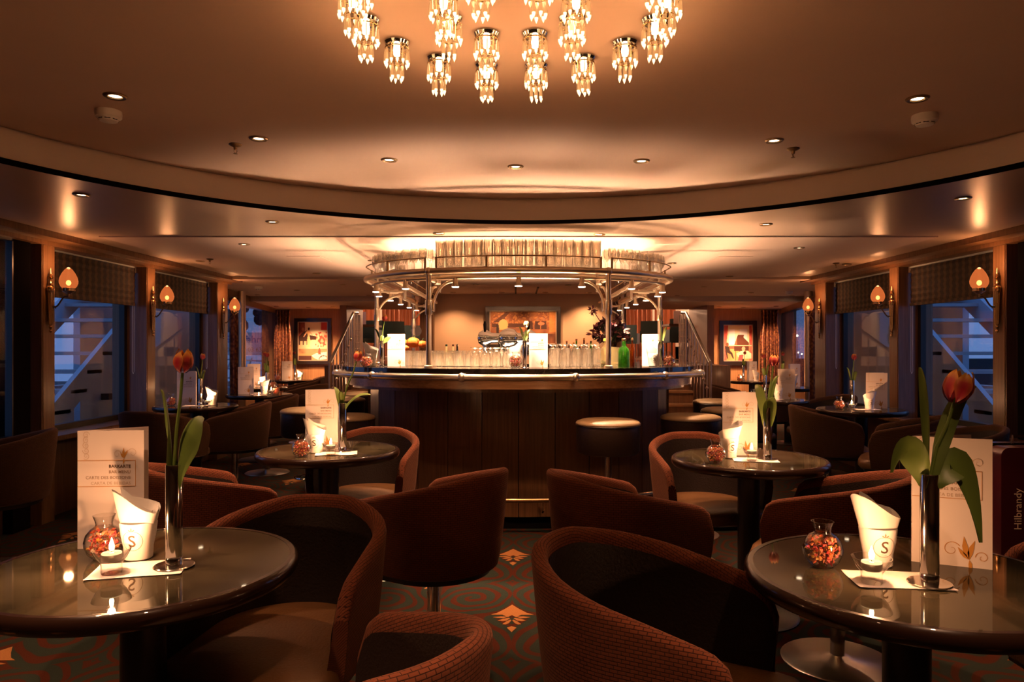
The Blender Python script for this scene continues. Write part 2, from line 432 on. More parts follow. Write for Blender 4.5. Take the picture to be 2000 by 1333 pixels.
# lower ceiling with the round opening
def ring_sheet(r, x0, x1, y0, y1, z, n=160):
    v = []; f = []
    for i in range(n):
        a = 2*PI*i/n; c, s = math.cos(a), math.sin(a)
        v.append((RC[0]+r*c, RC[1]+r*s, z))
        tx = ((x1 if c > 0 else x0)-RC[0])/c if abs(c) > 1e-6 else 1e9
        ty = ((y1 if s > 0 else y0)-RC[1])/s if abs(s) > 1e-6 else 1e9
        t = min(tx, ty); v.append((RC[0]+c*t, RC[1]+s*t, z))
    for i in range(n):
        j = (i+1) % n; f.append((2*i, 2*j, 2*j+1, 2*i+1))
    return v, f
mb = MB(); mb.add(*ring_sheet(RR-.0, -3.76, 3.86, -2.7, 5.6, ZL)); mb.box(-3.76, 3.86, 5.6, 8.3, ZL, ZL+.05)
mb.box(-3.76, 3.86, -2.7, -2.6, ZL, ZL+.3)
o = mb.build('ceiling.001', 'ceiling_gloss', smooth=False); struct(o)
mb = MB(); mb.box(-3.1, 3.12, 5.27, 8.24, ZL-.009, ZL+.001); struct(mb.build('ceiling.002', 'ceiling', smooth=False))
mb = MB(); mb.box(-5.0, 5.3, 8.3, 11.2, ZL-.02, ZL+.05); struct(mb.build('ceiling.003', 'ceiling', smooth=False))
mb = MB(); mb.box(-5.0, 5.3, 11.3, 13.7, 2.03, 2.2)
struct(mb.build('ceiling.004', 'ceiling', smooth=False))
mb = MB(); mb.box(-3.76, 3.86, 8.24, 8.42, ZL-.035, ZL+.05); struct(mb.build('trim_3', 'ceiling_gloss', smooth=False))
mb = MB(); mb.box(-5.0, 5.3, 11.16, 11.34, 2.02, ZL+.05); struct(mb.build('trim_4', 'ceiling_gloss', smooth=False))
# access hatches
for k, (px, side) in enumerate(((605, 'left'), (1425, 'right'))):
    c = P(px, 505, 6.55); mb = MB(); mb.box(-.15, .15, -.2, .2, -.004, 0)
    h = mb.build('ceiling_hatch', 'ceiling', None, (c.x, 6.55, ZL-.009), smooth=False); tag(h, f'flat square access hatch in the ceiling panel {side} of the bar', 'hatch')
# back wall behind the camera + ends
struct(MB().box(-4.2, 4.2, -2.75, -2.6, 0, 2.6).build('wall_back', 'wood_dark', smooth=False))

# side walls
PILL = [(5.175, 5.32), (6.64, 6.80), (8.20, 8.50)]
def side_wall(sg, X, side):
    def bx(mb, a, b, *r):   # a,b: distance outward from the room face
        x0, x1 = X+sg*a, X+sg*b
        return mb.box(min(x0,x1), max(x0,x1), *r)
    w = MB()
    bx(w, .10, .30, -2.7, 8.5, 0, .60)                       # low wall
    bx(w, .10, .30, -2.7, 8.5, 2.06, 2.3)                    # head
    bx(w, .10, .30, -2.7, 4.1, .6, 2.06)
    struct(w.build('wall_'+side, 'wood_dark', smooth=False))
    n = 4 if sg < 0 else 12
    for k, (a, b) in enumerate(PILL):
        p = MB(); bx(p, 0, .32, a, b, 0, 2.08); bx(p, -.004, .01, a+.012, b-.012, .1, 2.06)
        struct(p.build(f'trim_{n+1+k}', 'wood_mid', smooth=False))
    p = MB(); bx(p, .03, .30, 4.92, 5.10, 0, 2.09); struct(p.build(f'trim_{n+5}', 'black', smooth=False))
    p = MB(); bx(p, -.16, .30, -2.7, 8.55, 2.075, 2.125); bx(p, -.03, .3, -2.7, 8.55, 2.045, 2.08)
    struct(p.build(f'trim_{n+6}', 'wood_mid', smooth=False))
    p = MB(); bx(p, -.05, .3, -2.7, 8.2, .60, .635); struct(p.build(f'trim_{n+7}', 'wood_mid', smooth=False))
    wn = len([o for o in bpy.data.objects if o.name.startswith('window_')])
    for k, (a, b) in enumerate([(4.1, 4.92), (5.32, 6.64), (6.80, 8.20)]):
        e = bpy.data.objects.new(f'window_{wn+1+k}', None); COL.objects.link(e); struct(e)
        d0 = -.155 if k == 0 else 0; g = MB(); bx(g, .20+d0, .206+d0, a, b, .635, 2.06); g.build('pane', 'window_glass', e, smooth=False)
        fr = MB(); d1, d2 = .18+d0, .23+d0; bx(fr, d1, d2, a, a+.05, .635, 2.06); bx(fr, d1, d2, b-(.05 if k else .012), b, .635, 2.06); bx(fr, d1, d2, a, b, .635, .68); bx(fr, d1, d2, a, b, 2.03, 2.06)
        fr.build('window_frame', 'black_metal', e, smooth=False)
        if k:
            nm = 'near' if k == 1 else 'far'
            rb = thing('pleated_blind', f'dark striped pleated blind pulled up in the {nm} {side} window', 'blind', (X+sg*.10, (a+b)/2, 2.05), 0)
            hw = (b-a)/2-.03; zz = []
            mbp = MB(); nf = 6
            prof = []
            for q in range(nf+1):
                z = -.02-.33*q/nf; prof.append((.004, z)); 
                if q < nf: prof.append((-.004, z-.33/nf*.5))
            v = []; 
            for y in (-hw, hw):
                for (x, z) in prof: v.append((x, y, z))
            m_ = len(prof); mbp.add(v, [(i, i+1, m_+i+1, m_+i) for i in range(m_-1)])
            mbp.add([(x+.008, y, z) for x, y, z in v], [(i, i+1, m_+i+1, m_+i) for i in range(m_-1)])
            mbp.build('pleats', 'blind', rb, smooth=False)
            MB().tube([(0, -hw, -.008), (0, hw, -.008)], .012, 8).build('head_rail', 'ship_steel', rb)
            MB().box(-.012, .012, -hw, hw, -.37, -.345).build('bottom_bar', 'blind', rb, smooth=False)
            yb = hw+.0 if True else 0
            MB().box(-.015, .015, hw, hw+.012, -.06, 0).build('bracket', 'offwhite', rb, smooth=False)
            MB().tube([(.0, hw-.03, -.36), (.0, hw-.03, -.98), (0, hw-.015, -1.0), (.0, hw, -.98), (.0, hw, -.36)], .0025, 5).build('cord', 'offwhite', rb)
side_wall(-1, XL, 'left'); side_wall(1, XR, 'right')

# flared end bays with windows, painting walls
def quad_wall(mb, a, b, z0, z1, t):
    A = Vector((*a, 0)); B = Vector((*b, 0)); d = (B-A).normalized(); n = Vector((-d.y, d.x, 0))*t
    return mb.prism([(A.x,A.y), (B.x,B.y), (B.x+n.x,B.y+n.y), (A.x+n.x,A.y+n.y)], z0, z1)
PW = 13.5
def end_bay(sg, side, a, b, inner):
    mb = MB(); quad_wall(mb, a, b, 0, .62, sg*-.12); quad_wall(mb, a, b, 1.94, 2.3, sg*-.12)
    struct(mb.build(f'wall_end_{side}', 'wood_mid', smooth=False))
    A = Vector((*a, 0)); B = Vector((*b, 0))
    wn = len([o for o in bpy.data.objects if o.name.startswith('window_')])
    e = bpy.data.objects.new(f'window_{wn+1}', None); COL.objects.link(e); struct(e)
    for t0, t1 in ((.02, .34), (.36, .96)):
        g = MB(); p, q = A.lerp(B, t0), A.lerp(B, t1); quad_wall(g, p.xy, q.xy, .62, 1.94, sg*-.01); g.build('pane', 'window_glass', e, smooth=False)
    for t in (.0, .35, .97):
        g = MB(); p, q = A.lerp(B, t), A.lerp(B, t+.012); quad_wall(g, p.xy, q.xy, .62, 1.94, sg*-.07); g.build('window_frame', 'black_metal', e, smooth=False)
    mb = MB(); x0, x1 = sorted((b[0]+sg*.3, inner)); mb.box(x0, x1, PW, PW+.15, 0, 2.3)
    struct(mb.build(f'wall_painting_{side}', 'wood_honey', smooth=False))
    mb = MB(); xs = sorted((inner, inner-sg*.12)); mb.box(xs[0], xs[1], 12.35, PW+.15, 0, 2.9) 
    struct(mb.build(f'wall_stair_{side}', 'wood_honey', smooth=False))
    # steel post in front of the window
    c = A.lerp(B, .33); t = thing('steel_window_post', f'round polished steel post in front of the far {side} window', 'post', (c.x-sg*.10, c.y, 0))
    MB().lathe([(.055, .0), (.055, 2.1)], 20).build('shaft', 'brushed_nickel', t); MB().lathe([(.075, 0), (.075, .03), (.058, .05)], 20).build('collar', 'brushed_nickel', t)
def curtain(name, label, loc, wid, h, m, rotz=0, folds=5, z0=.05):
    mb = MB(); n = folds*8
    def fn(u, v, off=0):
        pinch = 1-.28*math.exp(-((v-.93)/.08)**2)
        x = (u-.5)*wid*pinch; y = .035*math.sin(u*folds*2*PI)*(.6+.4*v)+off
        return (x, y, z0+v*h)
    mb.grid(lambda u, v: fn(u, v), n, 8); mb.grid(lambda u, v: fn(u, v, .006), n, 8)
    o = thing(name, label, 'curtain', loc, rotz); mb.build('drape', m, o)
    MB().tube([(-wid*.55, 0, z0+h+.01), (wid*.55, 0, z0+h+.01)], .012, 8).build('curtain_rod', 'brass_dark', o)
    return o
end_bay(-1, 'left', (-3.78, 8.52), (-4.55, PW), -3.08)
end_bay(1, 'right', (3.90, 8.52), (5.0, PW), 3.42)
curtain('patterned_curtain', 'brown patterned curtain hanging beside the dancer painting', (-4.27, 12.95, 0), .30, 1.93, 'curtain', .2)
curtain('patterned_curtain', 'brown patterned curtain hanging beside the grand piano painting', (4.60, 12.95, 0), .34, 1.93, 'curtain', -.2)
curtain('patterned_curtain', 'brown patterned curtain edge behind the left pillar with the farthest sconce', (-3.63, 9.12, 0), .10, 1.88, 'curtain', 1.2, 3)
curtain('patterned_curtain', 'brown patterned curtain edge behind the right pillar with the farthest sconce', (3.76, 9.05, 0), .10, 1.88, 'curtain', -1.2, 3)

# centre back wall
mb = MB(); mb.box(-1.24, 1.41, 10.7, 10.85, 0, 2.6); struct(mb.build('wall_bar', 'wall_beige', smooth=False))
for k, (a, b) in enumerate(((-1.44, -1.24), (1.41, 1.62))):
    struct(MB().box(a, b, 10.55, 10.9, 0, 2.6).build(f'trim_{30+k}', 'wood_dark', smooth=False))
# dark recess slots in the ceiling before the back wall
for k, x in enumerate((-.02, .28)):
    s = MB().box(-.012, .012, -.55, .55, -.006, 0).build('ceiling_slot', 'slot', None, (x, 10.0, ZL-.02), smooth=False)
    tag(s, f'narrow black ceiling slot above the bar painting, {"left" if k == 0 else "right"} of the two', 'vent')

# ------------------------------------------------------------------ raised dining deck behind
DK = 1.02
struct(MB().box(-2.96, 3.28, 10.93, 13.66, 0, DK).box(-4.6, 4.6, 13.66, 34, DK-.2, DK).build('floor.001', 'wood_dark', smooth=False))
mb = MB(); mb.box(-4.6, 4.6, 13.66, 34, 2.95, 3.05); mb.box(-3.1, 3.44, 13.6, 13.7, 2.15, 2.95); struct(mb.build('ceiling.005', 'ceiling', smooth=False))
struct(MB().box(-4.6, 4.6, 33.9, 34.05, DK, 3.0).build('wall_dining', 'wall_beige', smooth=False))
NB = ('first', 'second', 'third', 'fourth', 'fifth')
for sg, side in ((-1, 'left'), (1, 'right')):
    mb = MB(); Xw = sg*3.9
    xs = sorted((Xw, Xw+sg*.1)); mb.box(*xs, 13.7, 34, DK, DK+.30); mb.box(*xs, 13.7, 34, 2.66, 3.0); mb.box(*xs, 13.7, 17.6, DK, 3.0)
    for y in (19.6, 22.6, 25.6, 28.6, 31.6): mb.box(*xs, y, y+1.0, DK, 3.0)
    struct(mb.build(f'wall_dining_{side}', 'offwhite', smooth=False))
    wn = len([o for o in bpy.data.objects if o.name.startswith('window_')])
    e = bpy.data.objects.new(f'window_{wn+1}', None); COL.objects.link(e); struct(e)
    for q, y in enumerate((17.6, 20.6, 23.6, 26.6, 29.6)):
        xs2 = sorted((Xw+sg*.05, Xw+sg*.056)); MB().box(*xs2, y, y+2.0, DK+.30, 2.66).build('pane', 'window_glass', e, smooth=False)
        bl = MB().box(*sorted((Xw-sg*.02, Xw-sg*.05)), y, y+2.0, 2.40, 2.66).build('roller_blind', 'offwhite', smooth=False)
        tag(bl, f'{NB[q]} cream roller blind in the raised {side} dining area', 'blind')
        curtain('red_curtain', f'{NB[q]} shiny copper-red curtain in the raised {side} dining area', (Xw-sg*.22, y+.05, DK), .55, 1.75, 'curtain_red', -sg*.5, 4, .02)

# ------------------------------------------------------------------ outside the windows
def outside_stair(sg, X, side):
    t = thing('outside_stair', f'white steel deck stair outside the {side} window', 'stair')
    x0, x1 = X+sg*.75, X+sg*1.62
    zl = lambda y: .78+.706*(y-6.46)
    def stringer(x):
        mb = MB(); ya, yb = 6.0, 9.4; v = []
        for xx in (x, x+sg*.05):
            v += [(xx, ya, zl(ya)-.28), (xx, yb, zl(yb)-.28), (xx, yb, zl(yb)), (xx, ya, zl(ya))]
        mb.add(v, [(0,1,2,3), (7,6,5,4), (0,4,5,1), (1,5,6,2), (2,6,7,3), (3,7,4,0)]); return mb
    stringer(x0).build('stringer', 'ship_white', t, smooth=False); stringer(x1).build('stringer', 'ship_white', t, smooth=False)
    for k in range(12):
        y = 6.2+k*.255; z = zl(y)-.10
        MB().box(min(x0,x1), max(x0,x1), y, y+.25, z, z+.035).build('tread', 'ship_steel', t, smooth=False)
    MB().tube([(x1, 6.0, 1.35), (x1, 9.2, 3.6)], .02, 8).build('handrail', 'ship_white', t)
    for k in range(4): MB().tube([(x1, 6.2+k*.9, zl(6.2+k*.9)), (x1, 6.2+k*.9, zl(6.2+k*.9)+.9)], .015, 6).build('rail_post', 'ship_white', t)
    MB().box(*sorted((x1+sg*.02, x1+sg*.09)), 8.3, 8.4, .0, 3.2).build('post', 'ship_white', t, smooth=False)
    w = MB(); xs = sorted((X+sg*1.9, X+sg*2.0)); w.box(*xs, 8.75, 12.7, 0, 3.0); w.box(*xs, 7.6, 8.75, 0, .85)
    o = w.build('deck_wall', 'ship_white', smooth=False); tag(o, f'pale painted deck wall beyond the stair outside the {side} windows', 'wall')
    d = MB().box(*sorted((X+sg*.31, X+sg*3.0)), 2, 8.45, -.1, 0).build('deck', 'ship_steel', smooth=False); tag(d, f'steel walkway deck outside the {side} windows', 'deck')
    r = thing('deck_railing', f'steel deck railing outside the {side} windows at dusk', 'railing')
    for k in range(5): MB().tube([(X+sg*2.4, 2.2, .35+k*.2), (X+sg*2.4, 8.6, .35+k*.2)], .014, 6).build('rail', 'ship_white', r)
    for k in range(5): MB().tube([(X+sg*2.4, 2.3+k*1.5, 0), (X+sg*2.4, 2.3+k*1.5, 1.2)], .018, 6).build('rail_post', 'ship_white', r)
outside_stair(-1, XL, 'left'); outside_stair(1, XR, 'right')
box = MB().box(-.05, .05, -.04, .04, -.04, .04); o = box.build('socket_box', 'black_metal', None, (XL-1.85, 9.2, .66), smooth=False); tag(o, 'black socket box with cable on the pale wall outside the left window', 'socket')
# banner on the quay behind the far left window
bn = thing('quay_banner', 'white quay banner with blue lettering seen through the far left window', 'banner', (-5.95, 15.6, 1.38), math.radians(8))
MB().box(-.7, .75, 0, .02, -.25, .25).build('banner_sheet', 'banner', bn, smooth=False)
place('lettering', text_mesh('lettering', 'Schiffahrt', .21, 'ink_blue', bold=.006), bn, (-.42, -.005, .03), (PI/2, 0, 0))
place('lettering', text_mesh('lettering', '0 22 0 / 03 63', .13, 'ink_mid'), bn, (-.40, -.005, -.17), (PI/2, 0, 0))
for x in (-.65, .7): MB().box(x-.03, x+.03, .02, .06, -1.9, .3).build('banner_post', 'quay_dark', bn, smooth=False)
lat = thing('gangway_truss', 'pale steel gangway truss below the banner outside the far left window', 'gangway', (-5.75, 14.6, .25), math.radians(8))
for k in range(5): MB().tube([(-1.2, 0, .1+k*.19), (1.6, 0, -.05+k*.19)], .018, 6).build('rail', 'ship_white', lat)
for k in range(8): MB().tube([(-1.2+k*.4, 0, .08), (-.9+k*.4, 0, .84)], .014, 6).build('brace', 'ship_white', lat)
tr = MB(); random.seed(3)
for k in range(260):
    c = Vector((random.uniform(-12.5, -7.4), random.uniform(19.6, 21), random.uniform(1.9, 4.4))); r = random.uniform(.1, .25)
    tr.ball(c, r, 5)
tr.box(-9, -8.8, 20, 20.2, -1, 2)
o = tr.build('quay_tree', 'quay_dark'); tag(o, 'dark tree crown on the quay behind the white banner', 'tree')
# far shore lamps right
o = MB().box(5, 60, 58, 60, -2, .4).build('far_shore', 'quay_dark', smooth=False); tag(o, 'dark low shore line across the water beyond the right windows', 'shore')
for k, (px, py) in enumerate(((1546, 657), (1557, 656), (1590, 660), (1545, 690), (1551, 692), (1559, 689), (1566, 692), (1575, 690), (1590, 689), (1596, 692), (1542, 692), (1582, 693))):
    c = P(px, py, 56); mb = MB(); mb.ball((0,0,0), .07 if py > 680 else .10, 8)
    t = thing('shore_lamp', 'tiny distant shore lamp glowing beyond the right windows', 'lamp', c, 0, 'distant shore lamps'); mb.build('lamp_globe', 'far_lamp', t)
    MB().tube([(0,0,-.08), (0,0,-2.2-c.z*.3)], .03, 5).build('lamp_post', 'quay_dark', t)
o = MB().box(3.9+3, 60, -5, 70, -2.2, -2.0).build('river_water', 'counter_stone', smooth=False); tag(o, 'dark still river water beyond the right windows', 'water')
o = MB().box(-60, -6.9, -5, 70, -2.2, -2.0).build('quay_ground', 'quay_dark', smooth=False); tag(o, 'dark quay ground beyond the left windows', 'ground')

# ------------------------------------------------------------------ bar counter
BX, BY = .01, 5.62
CT = 1.154
def upath(a, b, yb, n=48, x0=BX, yc=BY, p=2.0):
    pts = [(x0-a, yb-(yb-yc)*i/6) for i in range(6)]
    for i in range(n+1):
        t = PI+PI*i/n; c, s = math.cos(t), math.sin(t)
        pts.append((x0+a*math.copysign(abs(c)**(2/p), c), yc+b*math.copysign(abs(s)**(2/p), s)))
    pts += [(x0+a, yc+(yb-yc)*i/6) for i in range(1, 7)]
    return pts
def u3(a, b, yb, z, **k): return [(x, y, z) for x, y in upath(a, b, yb, **k)]
YB = 8.5
bar = thing('bar_counter', 'large curved wooden bar counter with dark stone top and steel rails', 'bar')
mb = MB(); mb.band(upath(1.38, 1.02, YB), upath(.93, .62, YB), CT-.035, CT); mb.build('counter_top', 'counter_stone', bar, angle=30)
mb = MB(); mb.band(upath(1.35, .99, YB), upath(1.29, .93, YB), CT-.135, CT-.035); mb.build('wood_fascia', 'wood_fascia', bar, angle=30)
mb = MB(); mb.band(upath(1.29, .93, YB), upath(1.10, .50, YB), CT-.16, CT-.13); mb.build('soffit', 'wood_mid', bar, angle=30)
# body: flat vertical panels around the curve
bp = upath(1.17, .58, YB, n=14)
for i in range(len(bp)-1):
    a, b = Vector(bp[i]), Vector(bp[i+1]); d = (b-a).normalized(); a2 = a+d*.003; b2 = b-d*.003; n = Vector((-d.y, d.x))*.03
    mb = MB(); mb.prism([tuple(a2), tuple(b2), tuple(b2+n), tuple(a2+n)], .09, CT-.15); mb.build('body_panel', 'wood_dark', bar, smooth=False)
mb = MB(); mb.band(upath(1.14, .55, YB), upath(1.02, .45, YB), 0, CT-.16); mb.build('inner_carcass', 'black', bar)
for sg in (-1, 1):
    MB().box(BX+sg*1.17-.012, BX+sg*1.17+.012, BY-.03, BY+.0, .05, CT-.15).build('edge_strip', 'wood_fascia', bar, smooth=False)
rp = upath(1.42, 1.07, YB)
mb = MB(); mb.tube([(x, y, CT-.055) for x, y in rp], .021, 12); mb.build('arm_rail', 'chrome_soft', bar)
for i in range(2, len(rp)-2, 1):
    if (i-6) % 8 == 4 or i in (3, len(rp)-4):
        c = Vector((*rp[i], CT-.055)); inn = (Vector((BX, BY+.6, CT-.055))-c).normalized()
        mb = MB(); mb.ball(c, .030, 12); mb.tube([c, c+inn*.07], .011, 8); mb.tube([c+inn*.045, c+inn*.06], .025, 10); mb.build('rail_joint', 'chrome_soft', bar)
fp = upath(1.30, .75, YB)
mb = MB(); mb.tube([(x, y, .245) for x, y in fp], .016, 10); mb.build('foot_rail', 'brass', bar)
for i in range(2, len(fp)-2, 5):
    c = Vector((*fp[i], .245)); inn = (Vector((BX, BY+.6, .245))-c).normalized()
    mb = MB(); mb.tube([c, c+Vector((0,0,-.07)), c+Vector((0,0,-.09))+inn*.03, c+Vector((0,0,-.09))+inn*.19], .008, 6); mb.build('foot_rail_bracket', 'brass', bar)
# inner work bench, slightly lower than the top
mb = MB(); mb.band(upath(.92, .44, YB), upath(.82, .36, YB), .88, .92); mb.build('work_bench', 'chrome_soft', bar)

# ------------------------------------------------------------------ overhead gantry with glass shelf
GZ = 1.82
GA, GB, GIA, GIB, GY = 1.19, .82, .955, .42, 8.3
gan = thing('bar_gantry', 'curved nickel tube gantry with glass shelf above the bar', 'gantry')
mb = MB(); mb.tube(u3(GA, GB, GY, GZ), .022, 12); mb.build('outer_tube', 'brushed_nickel', gan)
mb = MB(); mb.tube(u3(GIA, GIB, GY, GZ), .019, 10); mb.build('inner_tube', 'brushed_nickel', gan)
mb = MB(); mb.band(upath(GA-.02, GB-.02, GY), upath(GIA+.015, GIB+.015, GY), GZ+.006, GZ+.014); mb.build('glass_shelf', 'glass', gan)
mb = MB(); mb.tube(u3(GA-.05, GB-.05, GY, GZ-.045), .011, 8); mb.build('lamp_rail', 'brushed_nickel', gan)
go = upath(GA, GB, GY, n=120); gi = upath(GIA, GIB, GY, n=120)
def near_x(path, X, front=True):
    best = None
    for p in path:
        if front and p[1] > BY: continue
        d = abs(p[0]-X)
        if best is None or d < best[0]: best = (d, p)
    return best[1]
# thin guard rail in segments with little posts
gpx = [760, 828, 849, 952, 1070, 1174, 1198, 1267]
gpos = [near_x(go, (px-CX)/F*(4.86 if 820 < px < 1210 else 5.15)) for px in gpx]
gpos = [(BX-GA+.005, 5.75)]+gpos+[(BX+GA-.005, 5.75)]
for p in gpos: MB().tube([(p[0], p[1], GZ), (p[0], p[1], GZ+.098)], .0075, 8).build('guard_post', 'brass', gan)
def seg(i0, i1):
    a, b = gpos[i0], gpos[i1]
    pts = [p for p in go if (a[0] <= p[0] <= b[0]) and p[1] <= BY+.14]
    pts = [a]+[p for p in pts if a[0]+.004 < p[0] < b[0]-.004]+[b]
    MB().tube([(x, y, GZ+.094) for x, y in pts], .0045, 6).build('guard_rail', 'brass', gan)
seg(0, 2); seg(3, 6); seg(7, 9)
for sg in (-1, 1): MB().tube([(BX+sg*(GA-.005), 5.75, GZ+.094), (BX+sg*(GA-.005), GY, GZ+.094)], .0045, 6).build('guard_rail', 'brass', gan)
for sg in (-1, 1): MB().tube([(BX+sg*GIA, 5.95, GZ+.07), (BX+sg*GIA, GY, GZ+.07)], .0045, 6).build('guard_rail', 'brass', gan)
# posts, sleeves, arc brackets, cross bars
def gpost(x, y, inner, arc=True):
    mb = MB(); mb.tube([(x, y, CT), (x, y, GZ)], .0185, 12); mb.ball((x, y, GZ), .030, 12); po = mb.build('post', 'brushed_nickel', gan)
    MB().lathe([(.0235, GZ-.30), (.0255, GZ-.295), (.0255, GZ-.205), (.0235, GZ-.20)], 14, (x, y, 0)).build('sleeve', 'brushed_nickel', po)
    MB().lathe([(.032, CT), (.032, CT+.012), (.022, CT+.018)], 14, (x, y, 0)).build('foot_flange', 'brushed_nickel', po)
    ix, iy = inner; d = Vector((ix-x, iy-y, 0)); L = d.length; d.normalize()
    MB().tube([(x, y, GZ-.055), (ix, iy, GZ-.055)], .013, 10).build('cross_bar', 'brushed_nickel', gan)
    m = Vector((x, y, GZ-.055))+d*L*.62
    MB().tube([m-d*.035, m+d*.035], .021, 10).build('cross_bar_sleeve', 'brushed_nickel', gan)
    if arc:
        r = .20; pts = []
        for k in range(11):
            t = PI/2*k/10; pts.append(Vector((x, y, GZ-.29))+d*(r*(1-math.cos(t)))+Vector((0,0,r*math.sin(t))))
        MB().tube(pts, .0095, 8).build('arc_brace', 'brushed_nickel', gan)
    MB().tube([(ix, iy, GZ-.12), (ix, iy, GZ+.02)], .012, 8).build('drop_stub', 'brushed_nickel', gan)
pl = near_x(go, (838-CX)/F*4.9); pr = near_x(go, (1187-CX)/F*4.9)
gpost(*pl, (pl[0]+.04, BY-GIB*.93)); gpost(*pr, (pr[0]-.04, BY-GIB*.93))
for sg in (-1, 1):
    gpost(BX+sg*GA, 5.98, (BX+sg*GIA, 6.0)); gpost(BX+sg*(GA+.0), 8.1, (BX+sg*GIA, 8.1))
    MB().tube([(BX+sg*GIA, 6.0, GZ), (BX+sg*(GIA-.08), 6.2, GZ-.06), (BX+sg*(GIA-.12), 6.7, GZ-.08)], .006, 6).build('curved_stay', 'brushed_nickel', gan)
# arcs from the front posts toward the middle
for p, sg in ((pl, 1), (pr, -1)):
    pts = []
    for k in range(13):
        t = PI/2*k/12; pts.append((p[0]+sg*(.03+.14*(1-math.cos(t))), p[1]+.10*(1-math.cos(t)), GZ-.27+.21*math.sin(t)))
    MB().tube(pts, .0095, 8).build('arc_brace', 'brushed_nickel', gan)
# lamps under the gantry
lmp = MB().lathe([(.017, 0), (.018, -.045), (.026, -.055), (.026, -.062)], 14).mesh('spot_lamp', 'brushed_nickel')
lns = MB().lathe([(.0, -.0615), (.024, -.0615), (.024, -.066), (0, -.068)], 14).mesh('lens', 'bar_lens')
lamp_pts = []
for px, Y in ((891, 4.9), (1012, 4.87), (1133, 4.9), (794, 5.08), (1231, 5.10), (738, 5.42), (1292, 5.42)):
    lamp_pts.append(near_x(upath(GA-.05, GB-.05, GY, n=120), (px-CX)/F*Y))
for sg in (-1, 1):
    for y in (5.82, 6.35, 6.9, 7.45, 8.0): lamp_pts.append((BX+sg*(GA-.05), y))
for x, y in lamp_pts:
    l = place('spot_lamp', lmp, gan, (x, y, GZ-.045)); place('lens', lns, l)
    light('bar_spot', 'SPOT', (0, 0, -.075), 60.0 if y < 5.5 else 26.0, BARL, l, .02, 88, .6)
# added unseen uplights, in place of lamp light mirrored up off the counter
MB().box(-.6, .62, 5.75, 7.2, .40, .45).build('added_shelf', 'black', bar, smooth=False)  # made-up shelf, only there to carry the added uplights
for k, x in enumerate((-.36, .02, .40)):
    t = thing('added_uplight', f'unseen added uplight on the added shelf inside the bar, {["left","middle","right"][k]} one', 'lamp', (x, 5.95, .45))
    MB().lathe([(.05, 0), (.05, .025), (.042, .03)], 16).build('housing', 'black_metal', t); MB().lathe([(0, .0305), (.04, .0305), (.04, .033), (0, .034)], 16).build('lens', 'bar_lens', t)
    light('uplight', 'SPOT', (0, 0, .045), 215.0, BARL, t, .14, 128, .35, (PI, 0, 0))

# ------------------------------------------------------------------ glasses
def glass_mesh(name, prof, n=14, m='bar_glass'): return MB().open_lathe(prof, n).mesh(name, m, angle=60)
tall = glass_mesh('highball_glass', [(.0, .0), (.026, 0), (.027, .03), (.033, .205), (.0315, .205), (.0255, .028), (0, .022)])
stem = glass_mesh('stem_glass', [(.0, .0), (.028, 0), (.027, .003), (.005, .008), (.004, .07), (.012, .078), (.026, .10), (.029, .125), (.025, .16), (.0235, .16), (.0272, .125), (.0243, .102), (0, .082)])
flip = glass_mesh('tumbler', [(.0, .115), (.027, .115), (.029, .11), (.036, .0), (.0345, .0), (.0265, .098), (0, .1)])
pils = glass_mesh('pilsner_glass', [(.0, .165), (.030, .165), (.029, .160), (.008, .150), (.010, .142), (.024, .13), (.031, .06), (.027, 0), (.0255, 0), (.0293, .06), (.0225, .128), (0, .134)])
beer = glass_mesh('beer_glass', [(.0, .14), (.036, .14), (.036, .136), (.012, .126), (.014, .12), (.030, .10), (.038, .06), (.034, 0), (.0325, 0), (.0362, .06), (.0285, .098), (0, .112)])
sz = GZ+.0145
def glass(me, name, label, grp, x, y, z):
    o = place(name, me, None, (x, y, z), (0, 0, random.uniform(0, 6.28))); tag(o, label, 'glass', grp); return o
random.seed(5)
for r, (dy, n) in enumerate(((.075, 17), (.145, 18), (.215, 17))):
    for i in range(n):
        X = (-.54+1.1*(i+.5*(r == 1)*0)/(n-1)); 
        yy = near_x(go, X)[1]+dy
        glass(tall, 'highball_glass', 'tall clear glass in the packed front rows on the gantry shelf', 'tall glasses on the gantry shelf', X+random.uniform(-.006, .006), yy+random.uniform(-.004, .004), sz)
for sg, side in ((-1, 'left'), (1, 'right')):
    for row, off in enumerate((.07, .14, .20)):
        pth = [p for p in upath(GA-off, GB-off, GY, n=160) if sg*(p[0]-BX) > .62 and p[1] < 7.4]
        last = None
        if sg > 0: pth = pth[::1]
        for p in pth:
            if last is None or math.dist(p, last) > .072:
                if last is None or True:
                    if math.dist(p, (pl if sg < 0 else pr)) < .09: continue
                    last = p
                    # straight stretches are sampled coarsely: fill between
                    glass(stem, 'stem_glass', f'small stemmed glass on the {side} side of the gantry shelf', f'stemmed glasses on the {side} gantry shelf', p[0], p[1], sz)
    for row, off in enumerate((.07, .14)):
        for k in range(14):
            glass(stem, 'stem_glass', f'small stemmed glass on the {side} side of the gantry shelf', f'stemmed glasses on the {side} gantry shelf', BX+sg*(GA-off), 5.72+k*.075+row*.03, sz)
